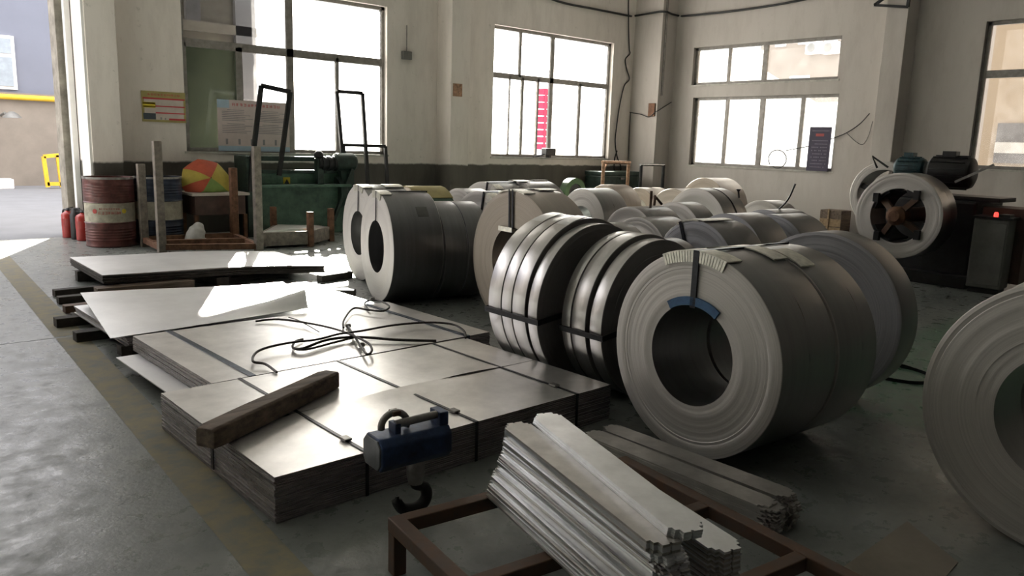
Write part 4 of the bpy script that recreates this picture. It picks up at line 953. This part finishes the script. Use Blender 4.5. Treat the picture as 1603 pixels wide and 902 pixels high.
for i in range(5): gl_.box(W_*(.10+.17*i), W_*(.13+.17*i), -.0085, -.0076, H_*.13, H_*.24)
gl_.build('lettering', 'print_grey', o)
# navy notice in front of the right-hand window, hung on its edge
NX = XB-.03; a, b = onX(1262,267,NX), onX(1303,199,NX)
o = thing('notice_plate', 'dark navy rules plate hung on the edge of a window', 'notice', (NX, b.y, a.z)); W_, H_ = a.y-b.y, b.z-a.z
MB().box(-.012, 0, 0, W_, 0, H_).build('board', 'sign_navy', o)
gl_ = MB(); 
for r_ in range(9):
    for i in range(11): s_ = W_*.05; gl_.box(-.0135, -.0121, W_*(.14+.066*i), W_*(.14+.066*i)+s_*.8, H_*(.08+.075*r_), H_*(.08+.075*r_)+s_*.8) if rnd(0,1) < .85 else None
for i in range(12): gl_.box(-.0135,-.0121, W_*(.10+.066*i), W_*(.14+.066*i), H_*.90, H_*.925)
gl_.build('lettering', 'sign_print', o); MB().box(-.0135,-.0121,W_*.32,W_*.70,H_*.79,H_*.85).build('lettering', 'sign_print_red', o)
o.rotation_euler = (0,0,0)
# flood lamp on the middle window sill
a = onY(857,240,YA-.05); o = thing('sill_lamp', 'small black floodlight on the sill of the middle window', 'lamp', (a.x, YA-.08, 1.205))
MB().box(-.13,.14,-.08,.08,.045,.19).build('housing', 'black_paint', o, bev=.015); MB().box(-.03,.03,-.05,.05,0,.05).build('foot', 'black_paint', o); MB().tube([(-.13,0,.06),(-.28,.0,.03),(-.42,.0,.012)], .014, 8).build('cable', 'cable_black', o)
# cables
def wcable(name, label, pts, r=.014, m='cable_black', n=6): return tag(MB().tube(smoothpath(pts, n), r, 7).build(name, m, smooth=60), label, 'cable')
W = lambda x, y, Y=YA-.03: onY(x, y, Y)
V = lambda x, y, X=XB-.03: onX(x, y, X)
wcable('wall_cable', 'thick black cable running high along both walls round the corner pillar',
       [W(830,-14), W(880,4), W(930,14), W(970,22), W(986,25), onX(992,25,cpx-.03), onX(1016,21,cpx-.03), onX(1040,18,cpx-.03), onY(1052,22,cpy-.03), onY(1064,25,cpy-.03), V(1072,25), V(1105,22), V(1150,17), V(1200,10), V(1250,1), V(1300,-10)], .022)
wcable('hanging_cable', 'thin black cable hanging down the wall in a loop beside the middle window', [W(984,-6), W(984,40), W(985,75), W(986,84), W(979,93), W(981,108), W(985,124), W(977,135), W(970,165), W(965,200), W(963,222), W(966,245), W(972,262), W(969,272), W(962,268), W(962,250), W(966,236)], .014)
wcable('bracket_cable', 'thin cable slung across the faces of the corner pillar', [W(986,176), onX(1003,179,cpx-.03), onX(1016,183,cpx-.035), onX(1026,175,cpx-.035), onY(1029,174,cpy-.035), onY(1037,169,cpy-.03), onY(1051,160,cpy-.03)], .010)
wcable('drop_cable', 'thin cable dropping down the edge of wall by the corner pillar', [W(987,176), W(985,210), W(984,250)], .010)
wcable('sagging_wire', 'thin wire sagging from a pillar to the navy notice', [onX(1361,178,XB-.46), V(1346,194), V(1325,208), V(1303,217), V(1280,226), V(1255,231), V(1230,236)], .009)
lpp = [V(1205+0,258)] + [V(1217+14*math.cos(t), 249-14*math.sin(t)) for t in [math.radians(a) for a in range(200, -140, -20)]]
wcable('wire_loop', 'coiled wire loop hanging at the sill of the window with the navy notice', lpp, .011)
wcable('thin_wire', 'fine wire drooping below the wire that sags from a pillar', [V(1325,208), V(1340,222), V(1351,226), V(1360,212), V(1366,190)], .005)
for (xa, lab) in ((1046,'dark conduit pipe fixed down the front of the corner pillar'),):
    a, b = onY(xa,-5,cpy-.02), onY(xa-7,150,cpy-.02); tag(MB().tube([(a.x,cpy-.02,a.z),(a.x,cpy-.02,b.z)], .022, 8).build('conduit', 'alu_frame', smooth=40), lab, 'conduit')
a = onX(1020,172,cpx-.02); o = tag(MB().box(cpx-.03,cpx,a.y-.09,a.y+.09,a.z-.14,a.z+.14).build('anchor_plate', 'rack_rust', bev=.006), 'rusty anchor plate on the side of the corner pillar', 'plate')
a = onY(716,141,YP); o = tag(MB().box(a.x-.10,a.x+.10,YP-.012,YP,a.z-.11,a.z+.11).build('anchor_plate', 'rust_pipe', bev=.004), 'rust-stained plate on the pillar between the two far windows', 'plate')
a = onY(635,87,YA); o = thing('wall_socket', 'small grey electrical socket box on the wall between the large window and a pillar', 'socket', (a.x, YA, a.z)); MB().box(-.09,.09,-.07,0,-.07,.07).build('box', 'cabinet_grey', o, bev=.008); MB().tube([(-.0,-.03,.07),(0,-.03,.5)], .010, 6).build('conduit', 'alu_frame', o)
# steel bracket on the right pillar
bx = XB-.46; o = thing('wall_bracket', 'dark triangular steel bracket high on the pillar by the decoiler', 'bracket', (0,0,0))
for p, q2 in (((1369,8),(1421,11)), ((1369,8),(1388,-6)), ((1421,11),(1424,-10))): MB().bar(onX(*p,bx), onX(*q2,bx), .04, .05, (1,0,0)).build('bar', 'black_paint', o)
